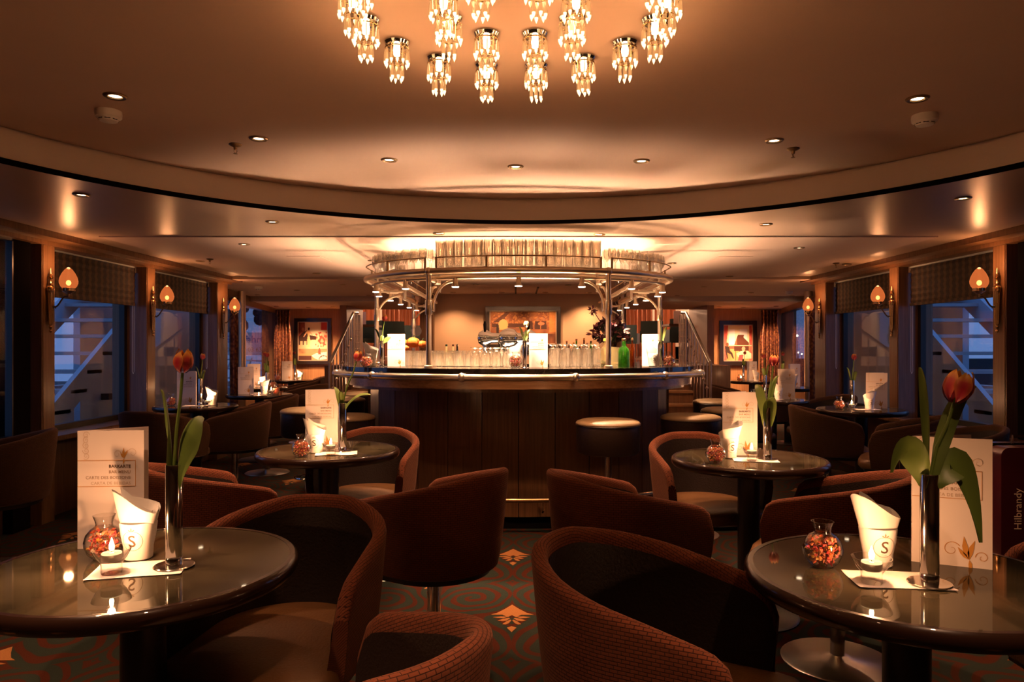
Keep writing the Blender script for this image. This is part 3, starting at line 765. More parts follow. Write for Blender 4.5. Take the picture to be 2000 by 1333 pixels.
# glasses upside down on the counter
random.seed(9)
for r in range(3):
    for i in range(8):
        X = -.88+i*.076; Y = 5.30+r*.09-(.05*i*.6 if i < 8 else 0)
        glass(flip, 'tumbler', 'upturned tumbler in the packed group on the left of the bar', 'upturned tumblers on the bar', X+.038*(r % 2), Y+.12, CT if False else CT)
    if r < 3:
        for i in range(6):
            X = -.88+i*.082; glass(flip, 'tumbler', 'upturned tumbler in the packed group on the left of the bar', 'upturned tumblers on the bar', X+.03*(r % 2)+.02, 5.62+r*.085, CT) if r < 1 else None
for i in range(5): glass(beer, 'beer_glass', 'upturned beer glass left of the middle menu on the bar', 'upturned beer glasses on the bar', -.305+i*.078, 5.16-.01*i, CT)
for i in range(4): glass(beer, 'beer_glass', 'upturned beer glass left of the middle menu on the bar', 'upturned beer glasses on the bar', -.27+i*.078, 5.24, CT)
for i in range(5): glass(pils, 'pilsner_glass', 'upturned pilsner glass right of the middle menu on the bar', 'upturned pilsner glasses on the bar', .255+i*.074, 5.12, CT)
for i in range(5): glass(pils, 'pilsner_glass', 'upturned pilsner glass right of the middle menu on the bar', 'upturned pilsner glasses on the bar', .29+i*.074, 5.20, CT)
# bottles
def bottle(name, label, loc, h, r, m, cap='ink_gold', grp=None):
    t = thing(name, label, 'bottle', loc, 0, grp)
    MB().open_lathe([(0, 0), (r, 0), (r, h*.55), (r*.8, h*.66), (r*.34, h*.76), (r*.32, h*.95), (0, h*.95)], 14).build('bottle_body', m, t, angle=60)
    MB().lathe([(r*.38, h*.93), (r*.40, h), (r*.3, h+.004)], 12).build('cap', cap, t)
    return t
bottle('water_bottle', 'clear bottle with yellow cap in front of the right bar post', (.63, 5.07, CT), .20, .038, 'bottle_clear', 'lemon')
bottle('green_bottle', 'green glass bottle left of the right menu on the bar', (.765, 5.10, CT), .20, .042, 'bottle_green', 'brass_dark')
bottle('amber_bottle', 'slim brown bottle left of the right menu on the bar', (.835, 5.16, CT), .205, .020, 'bottle_brown', 'brass_dark')
tb = MB().lathe([(.0, .0), (.05, 0), (.055, .12), (.058, .125), (.058, .14), (0, .145)], 16).build('blue_lidded_tub', 'bottle_clear', None, (.70, 5.28, CT)); tag(tb, 'clear tub behind the green bottle on the bar', 'tub')
for k, px in enumerate((872, 885, 893)):
    c = P(px, 716, 5.5); bottle('syrup_bottle', f'slim syrup bottle beside the left front bar post, {ORD[k]} from left', (c.x, 5.5, CT), .16, .022, ('bottle_clear', 'bottle_clear', 'bottle_dark')[k], ('leaf_dark', 'curtain_red', 'ink_light')[k])
bb = thing('back_bar_cabinet', 'wooden back bar cabinet under the wide painting', 'cabinet', (.08, 10.35, 0))
MB().box(-1.2, 1.2, -.25, .25, 0, 1.02).build('body', 'wood_dark', bb, smooth=False); MB().box(-1.22, 1.22, -.28, .28, 1.02, 1.06).build('top', 'counter_stone', bb, smooth=False)
for k in range(4): d = MB().box(-.28, .28, -.27, -.25, .08, .98).build('door', 'wood_mid', bb, (-.87+k*.58, 0, 0), smooth=False); MB().tube([(.22, -.285, .7), (.22, -.285, .85)], .007, 6).build('handle', 'chrome', d)
random.seed(4)
for k, px in enumerate((1080, 1086, 1093, 1100, 1107, 1112, 1120, 1126, 1133, 1140, 1147, 1155, 1098, 1160)):
    X = (px-CX)/F*10.35; h = (.24, .30, .26, .22, .33, .28, .31, .36, .25, .37, .30, .33, .27, .26)[k]
    bottle('liquor_bottle', f'{ORD[k]} dark liquor bottle on the back bar cabinet', (X, 10.3+(k % 3)*.06, 1.06), h, .036, ('bottle_dark', 'bottle_brown', 'bottle_dark', 'bottle_green')[k % 4], ('ink_gold', 'curtain_red', 'ink_dark')[k % 3])
# beer font
bf = thing('beer_font', 'chrome beer tap font with rounded cross arm on the bar', 'beer tap', (-.125, 6.1, .92))
MB().lathe([(.05, 0), (.055, .02), (.04, .06), (.035, .40), (.055, .43)], 20).build('column', 'chrome', bf)
MB().lathe([(0, -.215), (.045, -.205), (.068, -.17), (.068, -.13), (.045, -.095), (.042, -.03), (.075, .01), (.085, .05), (.075, .10), (.045, .13), (.042, .17), (.068, .2), (.068, .25), (.04, .29), (0, .30)], 24, (0, 0, .455), (1, 0, 0)).build('cross_arm', 'chrome', bf)
for x in (-.15, .22): MB().lathe([(.013, .0), (.017, -.06), (.012, -.09)], 10, (x, -.02, .40)).build('spout', 'chrome', bf); 
for x in (-.15, .22): MB().lathe([(.008, 0), (.014, .07), (.006, .10)], 10, (x, -.03, .50)).build('tap_handle', 'black', bf)
# pumpkins and bowl, bouquet
for k, (px, py, r) in enumerate(((786, 671, .058), (807, 670, .070), (825, 673, .048), (795, 681, .040))):
    c = P(px, py, 7.6); t = thing('pumpkin', f'small orange pumpkin on the rear left of the bar, {ORD[k]} from left' if k < 3 else 'small orange pumpkin lying lowest under the others on the rear left of the bar', 'pumpkin', (c.x, 7.6-(.12 if k == 3 else 0), c.z-r*.75))
    mb = MB(); n = 24
    def pf(u, v, r=r):
        a = u*2*PI; th = v*PI; rr = r*(1+.07*math.cos(a*8))*math.sin(th)
        return (rr*math.cos(a), rr*math.sin(a), r*.8-r*.8*math.cos(th))
    mb.grid(pf, n, 10); mb.build('skin', 'pumpkin', t); MB().tube([(0, 0, r*1.5), (.01, 0, r*1.5+.03)], .008, 6).build('stalk', 'leaf_dark', t)
pt = thing('pumpkin_tray', 'low wooden stand under the pumpkins at the rear left of the bar', 'stand', ((800-CX)/F*7.6, 7.55, CT))
MB().lathe([(.20, 0), (.20, .012), (.06, .02), (.05, .05), (.19, .062), (.19, .07)], 24).build('plate', 'wood_mid', pt)
bq = thing('flower_bouquet', 'dark red dried flower bouquet in a glass vase at the right of the bar', 'bouquet', (1.06, 7.95, CT))
MB().open_lathe([(0, 0), (.06, 0), (.075, .05), (.07, .12), (.05, .16), (.065, .20)], 18).build('vase', 'bottle_brown', bq)
random.seed(12)
def spiky(c, r, n=16):
    mb = MB()
    for q in range(n):
        d = Vector((random.gauss(0, 1), random.gauss(0, 1), random.gauss(0, 1))).normalized(); w = d.orthogonal().normalized()*r*.28; x = d.cross(w).normalized()*r*.10
        mb.add([c, c+d*r*.55+w, c+d*r*random.uniform(.9, 1.3), c+d*r*.55-w, c+d*r*.5+x], [(0, 1, 4), (1, 2, 4), (2, 3, 4), (3, 0, 4), (0, 3, 2, 1)])
    return mb
for k in range(34):
    a = random.uniform(0, 2*PI); el = random.uniform(.15, 1.3); R = random.uniform(.14, .30)
    p = Vector((R*.85*math.cos(a)*math.cos(el), R*.6*math.sin(a)*math.cos(el), .20+R*.95*math.sin(el)))
    spiky(p, random.uniform(.05, .085)).build('blossom', 'flower_dark' if k % 4 else 'leaf_dark', bq, smooth=False)
    if k < 14: MB().tube([(0, 0, .12), p*.5+Vector((0, 0, .08)), p], .004, 4).build('stem', 'leaf_dark', bq)
tip = Vector((-.22, -.05, .56))
MB().tube([(0, 0, .15), (-.10, -.02, .38), tip], .005, 4).build('stem', 'flower_dark', bq)
for k in range(4): spiky(tip+Vector((random.uniform(-.04, .04), 0, random.uniform(-.03, .03))), .045, 9).build('blossom', 'flower_dark', bq, smooth=False)
# hanging discs
for nm, px, py, m, lab, r in (('hanging_disc', 813, 647, 'offwhite', 'white round disc hanging on a cord left behind the bar', .065), ('hanging_disc', 1216, 638, 'disc_blue', 'blue oval disc hanging on a cord right behind the bar', .06)):
    c = P(px, py, 8.75); t = thing(nm, lab, 'sign', c)
    MB().lathe([(0, -.006), (r, -.006), (r, .006), (0, .006)], 28, (0, 0, 0), (0, 1, 0), (1 if px < 1000 else .75)).build('disc', m, t); MB().tube([(0, 0, r), (-.02 if px < 1000 else -.09, 0, .30)], .003, 5).build('cord', 'offwhite', t)
    MB().tube([(-.02 if px < 1000 else -.09, 0, .30), (-.02 if px < 1000 else -.09, 0, ZL-.02-c.z)], .003, 5).build('hanger', 'offwhite', t)

# ------------------------------------------------------------------ side stairs with railings
def stair(sg, side, xi, xo):
    t = thing('side_stair', f'short wooden stair rising to the raised deck {side} of the bar', 'stair')
    for k in range(6):
        y = 9.25+k*.28; MB().box(min(xi,xo), max(xi,xo), y, 10.95, DK/6*k+.0, DK/6*(k+1)-.03).build('riser', 'wood_mid', t, smooth=False)
        MB().box(min(xi,xo), max(xi,xo), y-.02, y+.30, DK/6*(k+1)-.03, DK/6*(k+1)).build('tread', 'wood_fascia', t, smooth=False)
    r = thing('stair_railing', f'polished steel stair railing with balusters {side} of the bar', 'railing')
    a = Vector((xo, 9.2, 1.10)); b = Vector((xo+sg*.1, 10.95, 1.83))
    MB().tube([a, b, b+Vector((-sg*.06, .05, 0))], .022, 10).build('handrail', 'chrome_soft', r)
    for k in range(9):
        f = k/8; p = a.lerp(b, f); zb = max(0, DK*min(1, f*1.0))
        mb = MB(); mb.tube([(p.x, p.y, zb-.05 if k else 0), (p.x, p.y, p.z)], .010 if 0 < k < 8 else .018, 8)
        if 0 < k < 8:
            mb.ball((p.x, p.y, (zb+p.z)/2+.1), .022, 8); mb.ball((p.x, p.y, (zb+p.z)/2+.15), .015, 8)
        mb.build('baluster', 'brushed_nickel', r)
    # short level run at the top
    for k in range(4):
        p = b+Vector((-sg*.02, .06+.10*k, 0)); mb = MB(); mb.tube([(p.x, p.y, DK), (p.x, p.y, b.z-.02)], .010, 8)
        for q in range(6): mb.ball((p.x, p.y, DK+.15+q*.1), .014, 6)
        mb.build('baluster', 'brushed_nickel', r)
stair(-1, 'left', -1.62, -2.42); stair(1, 'right', 1.70, 2.50)

# ------------------------------------------------------------------ tub chairs
HW, SIDE_F, RB = .295, .25, .295       # half width, front end of the arms, back radius
def chair_plan(n=52):
    # horseshoe from right arm front round the back to left arm front; local front = +y
    pts = []; L1 = SIDE_F+.02; LA = PI*RB; tot = 2*L1+LA
    for i in range(n+1):
        s = tot*i/n
        if s < L1: p = (HW, SIDE_F-s)
        elif s < L1+LA:
            t = (s-L1)/RB; p = (HW*math.cos(t), -.02-RB*math.sin(t))
        else: p = (-HW, -.02+(s-L1-LA))
        pts.append((p, s/tot, s))
    return pts, tot
ZTOP, ZARM, ZBOT = .805, .672, .405
def chair_top(f, tot):
    d = abs(f-.5)*2                     # 0 at the back, 1 at the arm fronts
    k = min(1, max(0, (d-.14)/.86)); k = k*(.75+.25*k)
    z = ZTOP+(ZARM-ZTOP)*k
    e = (1-d)*tot/2                     # distance to the arm end
    if e < .075: z -= .075-math.sqrt(max(0, .075**2-(.075-e)**2))
    return z
def make_chair(fabric, label):
    t = thing('tub_chair', label, 'chair')
    plan, tot = chair_plan()
    TH = .040; ov = MB(); uv = []; iv = MB(); nz = 7; rim = 6
    K = nz+rim+1
    for (p, f, s) in plan:
        P0 = Vector(p); zt = chair_top(f, tot)
        # outward normal in plan
        if f*tot < SIDE_F+.02: n = Vector((1, 0))
        elif f*tot > tot-(SIDE_F+.02): n = Vector((-1, 0))
        else: n = Vector((P0.x, P0.y+.02)).normalized()
        def at(z, off):
            g = min(1, max(0, (z-ZBOT)/(ZTOP-ZBOT))); sc = .86+.14*g**.7
            q = Vector((P0.x*sc, (P0.y-.02)*sc+.02))+n*off
            return (q.x, q.y, z)
        zr = zt-TH*.5
        for j in range(nz+1):
            z = ZBOT+(zr-ZBOT)*j/nz; ov.v.append(at(z, 0)); uv.append((s, z))
        for j in range(1, rim+1):
            a = PI*j/rim; ov.v.append(at(zr+TH*.5*math.sin(a), -TH*.5*(1-math.cos(a)))); uv.append((s, zr+j*.010))
        # little turn down on the inner side
        ov.v.append(at(zr-.022, -TH)); uv.append((s, zr+.085))
        for j in range(6):
            z = (zr-.018)+(ZBOT+.03-(zr-.018))*j/5; iv.v.append(at(z, -TH-.003))
    KK = K+1; m_ = len(plan)
    for i in range(m_-1):
        for j in range(KK-1): ov.f.append((i*KK+j, i*KK+j+1, (i+1)*KK+j+1, (i+1)*KK+j))
        for j in range(5): iv.f.append((i*6+j, i*6+j+1, (i+1)*6+j+1, (i+1)*6+j))
    # close the arm fronts
    for i, rev in ((0, False), (m_-1, True)):
        ring = [i*KK+j for j in range(KK)]; low = len(ov.v); b0 = ov.v[i*KK]; e0 = ov.v[i*KK+KK-1]
        ov.v.append((e0[0]*.90, e0[1], ZBOT)); uv.append((0, ZBOT)); ring.append(low)
        ov.f.append(tuple(ring if not rev else ring[::-1]))
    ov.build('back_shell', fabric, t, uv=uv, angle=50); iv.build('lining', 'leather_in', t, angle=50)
    # seat cushion: plan inset, thick and rounded
    sp = [((p[0])*.845, (p[1]-.02)*.845+.02) for (p, f, s) in plan]
    front = [(-HW*.845, SIDE_F*.9), (-HW*.78, SIDE_F+.045), (-.10, SIDE_F+.07), (.10, SIDE_F+.07), (HW*.78, SIDE_F+.045), (HW*.845, SIDE_F*.9)]
    ol = sp+front
    def cushion(ol, z0, z1, r):
        mb = MB(); n = len(ol); c = Vector((0, .02)); levels = [(z0, .97), (z0+r*.4, 1.0), (z1-r, 1.0), (z1-r*.35, .985), (z1, .94), (z1+.008, .6), (z1+.012, .2)]
        for z, k in levels:
            for p in ol: q = c+(Vector(p)-c)*k; mb.v.append((q.x, q.y, z))
        for l in range(len(levels)-1):
            for i in range(n): j = (i+1) % n; mb.f.append((l*n+i, l*n+j, (l+1)*n+j, (l+1)*n+i))
        mb.f.append(tuple(reversed(range(n)))); mb.f.append(tuple((len(levels)-1)*n+i for i in range(n)))
        return mb
    cushion(ol, .40, .465, .03).build('seat', 'leather_seat', t, angle=60)
    MB().prism([(p[0]*.9, p[1]*.9) for p in ol], .375, .405).build('seat_pan', 'black_metal', t, smooth=False)
    MB().lathe([(.028, .012), (.028, .37)], 16).build('column', 'chrome', t)
    MB().lathe([(0, 0), (.22, 0), (.222, .004), (.215, .009), (.06, .016), (.035, .03), (0, .03)], 40).build('base_plate', 'chrome_soft', t)
    return t
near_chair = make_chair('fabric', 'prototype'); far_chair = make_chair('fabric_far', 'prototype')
def chair(src, x, y, deg, label, grp='brown tub chairs of the lounge'):
    return clone(src, label, (x, y, 0), math.radians(deg)-PI/2, grp)
chair(near_chair, -.68, 2.07, -96, 'rust brown tub chair with leather seat pushed under the near left table')
chair(near_chair, -.35, 1.30, 138, 'dark rust tub chair at the bottom edge in front of the near left table')
chair(near_chair, .345, 1.72, -28, 'large rust tub chair facing the near right table with its back to the middle')
chair(near_chair, -.345, 2.95, 150, 'rust tub chair showing its back in front of the bar, left of the aisle')
chair(near_chair, .43, 2.88, 22, 'rust tub chair showing its back in front of the bar, right of the aisle')
chair(near_chair, -.86, 4.10, -97, 'tub chair pushed behind the middle left table toward the bar')
chair(near_chair, 1.01, 3.84, -84, 'tub chair pushed behind the middle right table toward the bar')
chair(near_chair, 1.32, 2.93, 145, 'tub chair seen from behind beyond the near right table')
chair(near_chair, -1.38, 3.15, 40, 'tub chair between the near left table and the middle left table')
chair(near_chair, 1.74, 1.93, 190, 'tub chair at the right edge behind the near right menu card')
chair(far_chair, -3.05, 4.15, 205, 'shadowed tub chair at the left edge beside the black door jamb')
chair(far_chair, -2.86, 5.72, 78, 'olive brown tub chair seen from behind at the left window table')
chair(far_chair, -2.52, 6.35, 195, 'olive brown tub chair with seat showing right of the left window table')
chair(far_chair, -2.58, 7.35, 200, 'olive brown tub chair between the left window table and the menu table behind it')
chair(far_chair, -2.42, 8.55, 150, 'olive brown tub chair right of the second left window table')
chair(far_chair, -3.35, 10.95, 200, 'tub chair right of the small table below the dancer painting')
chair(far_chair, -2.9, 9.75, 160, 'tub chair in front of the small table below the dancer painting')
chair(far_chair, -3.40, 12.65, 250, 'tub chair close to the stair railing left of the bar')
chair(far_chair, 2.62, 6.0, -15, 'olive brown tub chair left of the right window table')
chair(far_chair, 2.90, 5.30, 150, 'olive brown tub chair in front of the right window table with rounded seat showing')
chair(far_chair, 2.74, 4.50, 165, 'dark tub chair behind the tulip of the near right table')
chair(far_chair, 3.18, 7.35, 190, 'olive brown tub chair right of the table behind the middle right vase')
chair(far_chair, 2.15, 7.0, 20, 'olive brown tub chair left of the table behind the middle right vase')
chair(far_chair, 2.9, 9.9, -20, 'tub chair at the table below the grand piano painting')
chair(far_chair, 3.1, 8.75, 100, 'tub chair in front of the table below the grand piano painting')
hide_proto(near_chair); hide_proto(far_chair); CH.clear()

# bar stools
st = thing('bar_stool', 'prototype', 'stool')
MB().lathe([(.0, .0), (.19, 0), (.192, .005), (.18, .012), (.05, .02), (.03, .04), (0, .04)], 36).build('base_plate', 'chrome_soft', st)
MB().lathe([(.024, .03), (.024, .63)], 16).build('column', 'chrome', st)
MB().lathe([(.0, .615), (.19, .615), (.202, .63), (.204, .78), (.202, .80)], 44).build('drum', 'stool_side', st)
MB().lathe([(.203, .796), (.208, .802), (.208, .808), (.200, .818), (.17, .828), (.09, .834), (0, .836)], 44).build('cushion_top', 'stool_top', st)
MB().tube([(.2055*math.cos(a*PI/20), .2055*math.sin(a*PI/20), .797) for a in range(40)], .0035, 5, closed=True).build('piping', 'stool_side', st)
MB().tube([(.10*math.cos(a*PI/16), .10*math.sin(a*PI/16), .30) for a in range(32)], .008, 6, closed=True).build('foot_ring', 'chrome', st)
for x, y, lab in ((.585, 4.58, 'round drum bar stool nearest the aisle right of the bar front'), (1.20, 4.92, 'second round drum bar stool right of the bar front, behind the middle right menu'),
                  (1.62, 5.45, 'third drum bar stool on the right curve of the bar'), (1.78, 6.35, 'drum bar stool at the right side of the bar near the stair'),
                  (-1.19, 4.92, 'drum bar stool behind the tulip vase of the middle left table'), (-1.60, 5.45, 'drum bar stool left of the middle left menu'),
                  (-1.62, 6.6, 'drum bar stool at the left side of the bar near the stair railing'), (-1.64, 7.4, 'farthest drum bar stool at the left side of the bar')):
    clone(st, lab, (x, y, 0), 0, 'round bar stools')
hide_proto(st); CH.clear()

# ------------------------------------------------------------------ tables and what stands on them
TT, TR = .757, .367
tb = thing('round_table', 'prototype', 'table')
MB().lathe([(0, TT-.008), (TR-.022, TT-.008), (TR-.022, TT), (0, TT)], 64).build('table_top', 'marble', tb)
MB().lathe([(TR-.05, TT-.040), (TR-.012, TT-.040), (TR-.003, TT-.030), (TR, TT-.016), (TR-.003, TT-.005), (TR-.010, TT+.001), (TR-.022, TT+.001), (TR-.022, TT-.006)], 64).build('edge_band', 'table_edge', tb)
MB().lathe([(0, TT-.045), (TR-.04, TT-.045), (TR-.04, TT-.008), (0, TT-.008)], 40).build('underside', 'black_metal', tb)
MB().lathe([(.052, .02), (.052, TT-.045)], 24).build('column', 'black_metal', tb)
MB().lathe([(0, 0), (.23, 0), (.232, .006), (.22, .014), (.07, .022), (0, .022)], 40).build('base_plate', 'black_metal', tb)
# --- menu card
MH, MW = .313, .170
menu = thing('bar_menu', 'prototype', 'menu')
def leaf(ang, m='paper', w=MW, h=MH, th=.0016):
    c, s = math.cos(ang), math.sin(ang); n = (-s*th, c*th); mb = MB()
    mb.prism([(0, 0), (w*c, w*s), (w*c+n[0], w*s+n[1]), (n[0], n[1])], 0, h); return mb
# local: spine at origin; front leaf along +x facing -y; back leaf swung behind
leaf(0).build('front_cover', 'paper', menu, smooth=False)
leaf(math.radians(34)).build('back_cover', 'paper', menu, smooth=False)
leaf(math.radians(15), w=MW*.99, h=MH*.985).build('inner_page', 'paper', menu, smooth=False)
fc = [c for c in kids(menu) if c.name.startswith('front_cover')][0]
def onfront(me, x, z, name): return place(name, me, fc, (x, -.0006, z), (PI/2, 0, 0))
for k, (txt, ink, b) in enumerate((('BARKARTE', 'ink_dark', .00028), ('BAR MENU', 'ink_mid', .00012), ('CARTE DES BOISSONS', 'ink_mid', 0), ('CARTA DE BEBIDAS', 'ink_light', 0))):
    onfront(text_mesh('lettering', txt, .0112, ink, 'RIGHT', .0002, b, 1.04), MW*.80, MH*.685-k*.0150, 'lettering')
fr = MB(); zt, zb = MH*.745, MH*.525
fr.box(0, MW*.87, -.0012, -.0004, zt, zt+.0011); fr.box(0, MW*.87, -.0012, -.0004, zb, zb+.0011); fr.box(MW*.87, MW*.876, -.0012, -.0004, zb, zt+.0011); fr.build('printed_frame', 'ink_gold', fc, smooth=False)
def curl(cx, cz, r, a0, turns, w=.0011, n=26):
    mb = MB(); v = []; 
    for i in range(n+1):
        t = i/n; rr = r*(1-.82*t); a = a0+turns*2*PI*t
        for d in (-w*(1-.5*t), w*(1-.5*t)): v.append((cx+(rr+d)*math.cos(a), -.0011, cz+(rr+d)*math.sin(a)))
    mb.add(v, [(2*i, 2*i+1, 2*i+3, 2*i+2) for i in range(n)]); return mb
def ornament(cx, cz, s, rot=0):
    mb = MB()
    for a, l in ((PI*.50+rot, .030), (PI*.36+rot, .026), (PI*.66+rot, .020), (PI*1.45+rot, .018)):
        d = Vector((math.cos(a), math.sin(a))); p = Vector((-d.y, d.x)); pts = []
        for t, w in ((0, 0), (.3, .16), (.6, .15), (1, 0)): pts.append((t, w))
        o = [Vector((cx, cz))+d*l*s*t+p*l*s*w for t, w in pts]+[Vector((cx, cz))+d*l*s*t-p*l*s*w*.4 for t, w in pts[::-1][1:-1]]
        mb.add([(q.x, -.0013, q.y) for q in o], [tuple(range(len(o)))])
    return mb
ornament(MW*.70, MH*.765, .95).build('gold_leaf_print', 'ink_gold', fc, smooth=False)
curl(MW*.60, MH*.80, .011, 0, 1.2, .0006).build('scroll_print', 'ink_pale', fc, smooth=False); curl(MW*.83, MH*.81, .013, PI, -1.2, .0006).build('scroll_print', 'ink_pale', fc, smooth=False)
for k in range(5): curl(MW*.13, MH*(.965-k*.045), .009, k, 1.4, .0007).build('scroll_print', 'ink_pale', fc, smooth=False)
ornament(MW*.72, MH*.06, 1.9, .2).build('gold_leaf_print', 'ink_gold', fc, smooth=False)
curl(MW*.50, MH*.13, .020, .5, 1.2, .0008).build('scroll_print', 'ink_gold', fc, smooth=False); curl(MW*.88, MH*.085, .015, PI, -1.2, .0008).build('scroll_print', 'ink_gold', fc, smooth=False)
# --- vase
vase = thing('bud_vase', 'prototype', 'vase')
MB().lathe([(0, 0), (.046, 0), (.047, .002), (.045, .004), (.02, .006), (0, .006)], 32).build('foot', 'chrome', vase)
MB().open_lathe([(.0, .005), (.0195, .005), (.0195, .020), (.0185, .022), (.0195, .024), (.0195, .245), (.0185, .247), (.0175, .245), (.0175, .06), (0, .06)], 32).build('tube', 'chrome', vase)
# --- candle in glass bowl
cand = thing('tea_light', 'prototype', 'candle')
MB().open_lathe([(0, 0), (.021, 0), (.023, .004), (.0225, .018), (.024, .026), (.033, .037), (.041, .052), (.043, .058), (.041, .058), (.038, .052), (.030, .039), (.0215, .030), (0, .028)], 32).build('glass_holder', 'glass', cand)
MB().lathe([(0, .031), (.0215, .031), (.0225, .033), (.0225, .046), (0, .046)], 24).build('candle_cup', 'chrome_soft', cand)
MB().lathe([(0, .0465), (.0215, .0465), (.0215, .0485), (0, .0485)], 24).build('wax', 'wax_glow', cand)
fb = MB().lathe([(0, .052), (.0040, .056), (.0052, .062), (.0040, .071), (.0014, .080), (0, .084)], 12).build('flame', 'flame', cand)
MB().tube([(0, 0, .048), (0, 0, .055)], .0008, 4).build('wick', 'black', cand)
light('candle_light', 'POINT', (0, 0, .086), 1.5, FLAME, cand, .008)
# --- potpourri bowl
pot = thing('potpourri_vase', 'prototype', 'vase')
MB().open_lathe([(0, .003), (.022, .0), (.026, .003), (.038, .014), (.0455, .032), (.0465, .045), (.042, .062), (.031, .076), (.021, .083), (.0195, .088), (.022, .098), (.0265, .110), (.0255, .110), (.021, .098), (.0185, .089), (.0195, .082), (.030, .074), (.041, .061), (.0450, .045), (.044, .033), (.037, .016), (.024, .005), (0, .005)], 32).build('glass_bulb', 'glass', pot)
random.seed(21); pm = MB(); pc = []
pal = [(.62, .13, .03), (.70, .25, .06), (.45, .05, .05), (.60, .09, .10), (.72, .36, .12), (.30, .16, .05), (.55, .20, .16)]
for k in range(230):
    a = random.uniform(0, 2*PI); z = random.uniform(.010, .070); R = .040*math.sqrt(max(.05, 1-((z-.042)/.042)**2))*random.uniform(.35, .97)
    c = Vector((R*math.cos(a), R*math.sin(a), z)); n0 = len(pm.v); r = random.uniform(.0045, .009)
    u = Vector((random.uniform(-1, 1), random.uniform(-1, 1), random.uniform(-1, 1))).normalized(); w = u.orthogonal().normalized(); x = u.cross(w)
    pm.add([c+w*r, c+x*r*.7+u*r*.3, c-w*r*.9, c-x*r*.7+u*r*.25, c+u*r*.5, c-u*r*.3], [(0,1,4), (1,2,4), (2,3,4), (3,0,4), (1,0,5), (2,1,5), (3,2,5), (0,3,5)])
    col = random.choice(pal); col = [min(1, q*random.uniform(.7, 1.25)) for q in col]; pc += [col]*6
o = pm.build('potpourri_petals', 'petal', pot, cols=pc, smooth=False); o['kind'] = 'stuff'
# --- napkin cup + napkins
cup = thing('napkin_cup', 'prototype', 'cup')
MB().open_lathe([(0, .0), (.030, 0), (.033, .003), (.034, .03), (.040, .06), (.0435, .09), (.042, .094), (.040, .09), (.037, .06), (.031, .03), (.029, .012), (0, .012)], 36).build('cup_body', 'paper_napkin', cup)
def on_cup(mesh_fn, name): return mesh_fn
def wrap(me, r, z0, tilt=0):
    for v in me.vertices:
        x, y = v.co.x, v.co.y; z = z0+y; rr = (.034+(z-.03)*.2 if z < .06 else .040+(z-.06)*.1167)+.0009+v.co.z
        a = x/rr; v.co = (rr*math.sin(a), -rr*math.cos(a), z)
    return me
cb = [c for c in kids(cup)][0]
me = text_mesh('emblem_letter', 'S', .042, 'ink_dark', 'CENTER', .0001, .0003); place('emblem_letter', wrap(me, .0392, .038), cb)
rg = MB(); n = 40; v = []
for i in range(n):
    a = 2*PI*i/n+PI/2+.35*0
    for d in (.0242, .0255): v.append((d*math.cos(a), d*math.sin(a), 0))
rg.add(v, [(2*i, 2*i+1, (2*i+3) % (2*n), (2*i+2) % (2*n)) for i in range(n)])
me = rg.mesh('emblem_ring', 'ink_mid', smooth=False); place('emblem_ring', wrap(me, .0392, .0525), cb)
fd = MB()
fd = MB()
fd.add([(0, .020, 0), (.0022, .026, 0), (0, .033, 0), (-.0022, .026, 0)], [(0, 1, 2, 3)])
for sg in (-1, 1): fd.add([(sg*.001, .022, 0), (sg*.006, .027, 0), (sg*.0085, .0245, 0), (sg*.006, .0225, 0)], [(0, 1, 2, 3) if sg < 0 else (3, 2, 1, 0)])
fd.add([(-.005, .0208, 0), (.005, .0208, 0), (.005, .022, 0), (-.005, .022, 0)], [(0, 1, 2, 3)])
me = fd.mesh('emblem_lily', 'ink_mid', smooth=False); place('emblem_lily', wrap(me, .0405, .0555), cb)
nap = thing('folded_napkin', 'prototype', 'napkin')
mb = MB(); n = 32
def npf(u, v, off=0):
    a = u*2*PI; base = .037; topx = .062; r = (base+(topx-base)*v)*(1-off)
    zt = .105+.032*math.cos(a)+.010*math.sin(2*a)                 # slanted top
    sq = 1/max(abs(math.cos(a)), abs(math.sin(a)))**.35
    return (r*sq*math.cos(a)*(.95-.0*v)+.006*v, r*sq*math.sin(a)*(.62-.16*v), .06+v*zt*.82)
mb.grid(lambda u, v: npf(u, v), n, 6); mb.build('outer_fold', 'paper_napkin', nap, angle=50)
mb = MB(); mb.grid(lambda u, v: npf(u, v*.99, .08), n, 6); mb.build('inner_fold', 'paper_napkin', nap, angle=50)
mb = MB(); mb.grid(lambda u, v: (lambda p: (p[0]*.8, p[1]*.3, p[2]+.004*v))(npf(u, v, .12)), n, 6); mb.build('second_napkin', 'paper_napkin', nap, angle=50)
# --- white coaster card
card = thing('paper_mat', 'prototype', 'mat')
mb = MB()
def cf(u, v, dz=0):
    x = (u-.5)*.205; y = (v-.5)*.125; k = max(0, abs(u-.5)*2-.75)*max(0, abs(v-.5)*2-.7)
    return (x+.012*math.sin(v*PI)*0, y+.006*math.sin(u*PI)*(1 if v > .5 else 1), .0012+k*.22*.12+dz)
mb.grid(lambda u, v: cf(u, v, .0008), 12, 8); mb.grid(lambda u, v: cf(u, 1-v), 12, 8); mb.build('sheet', 'paper', card)
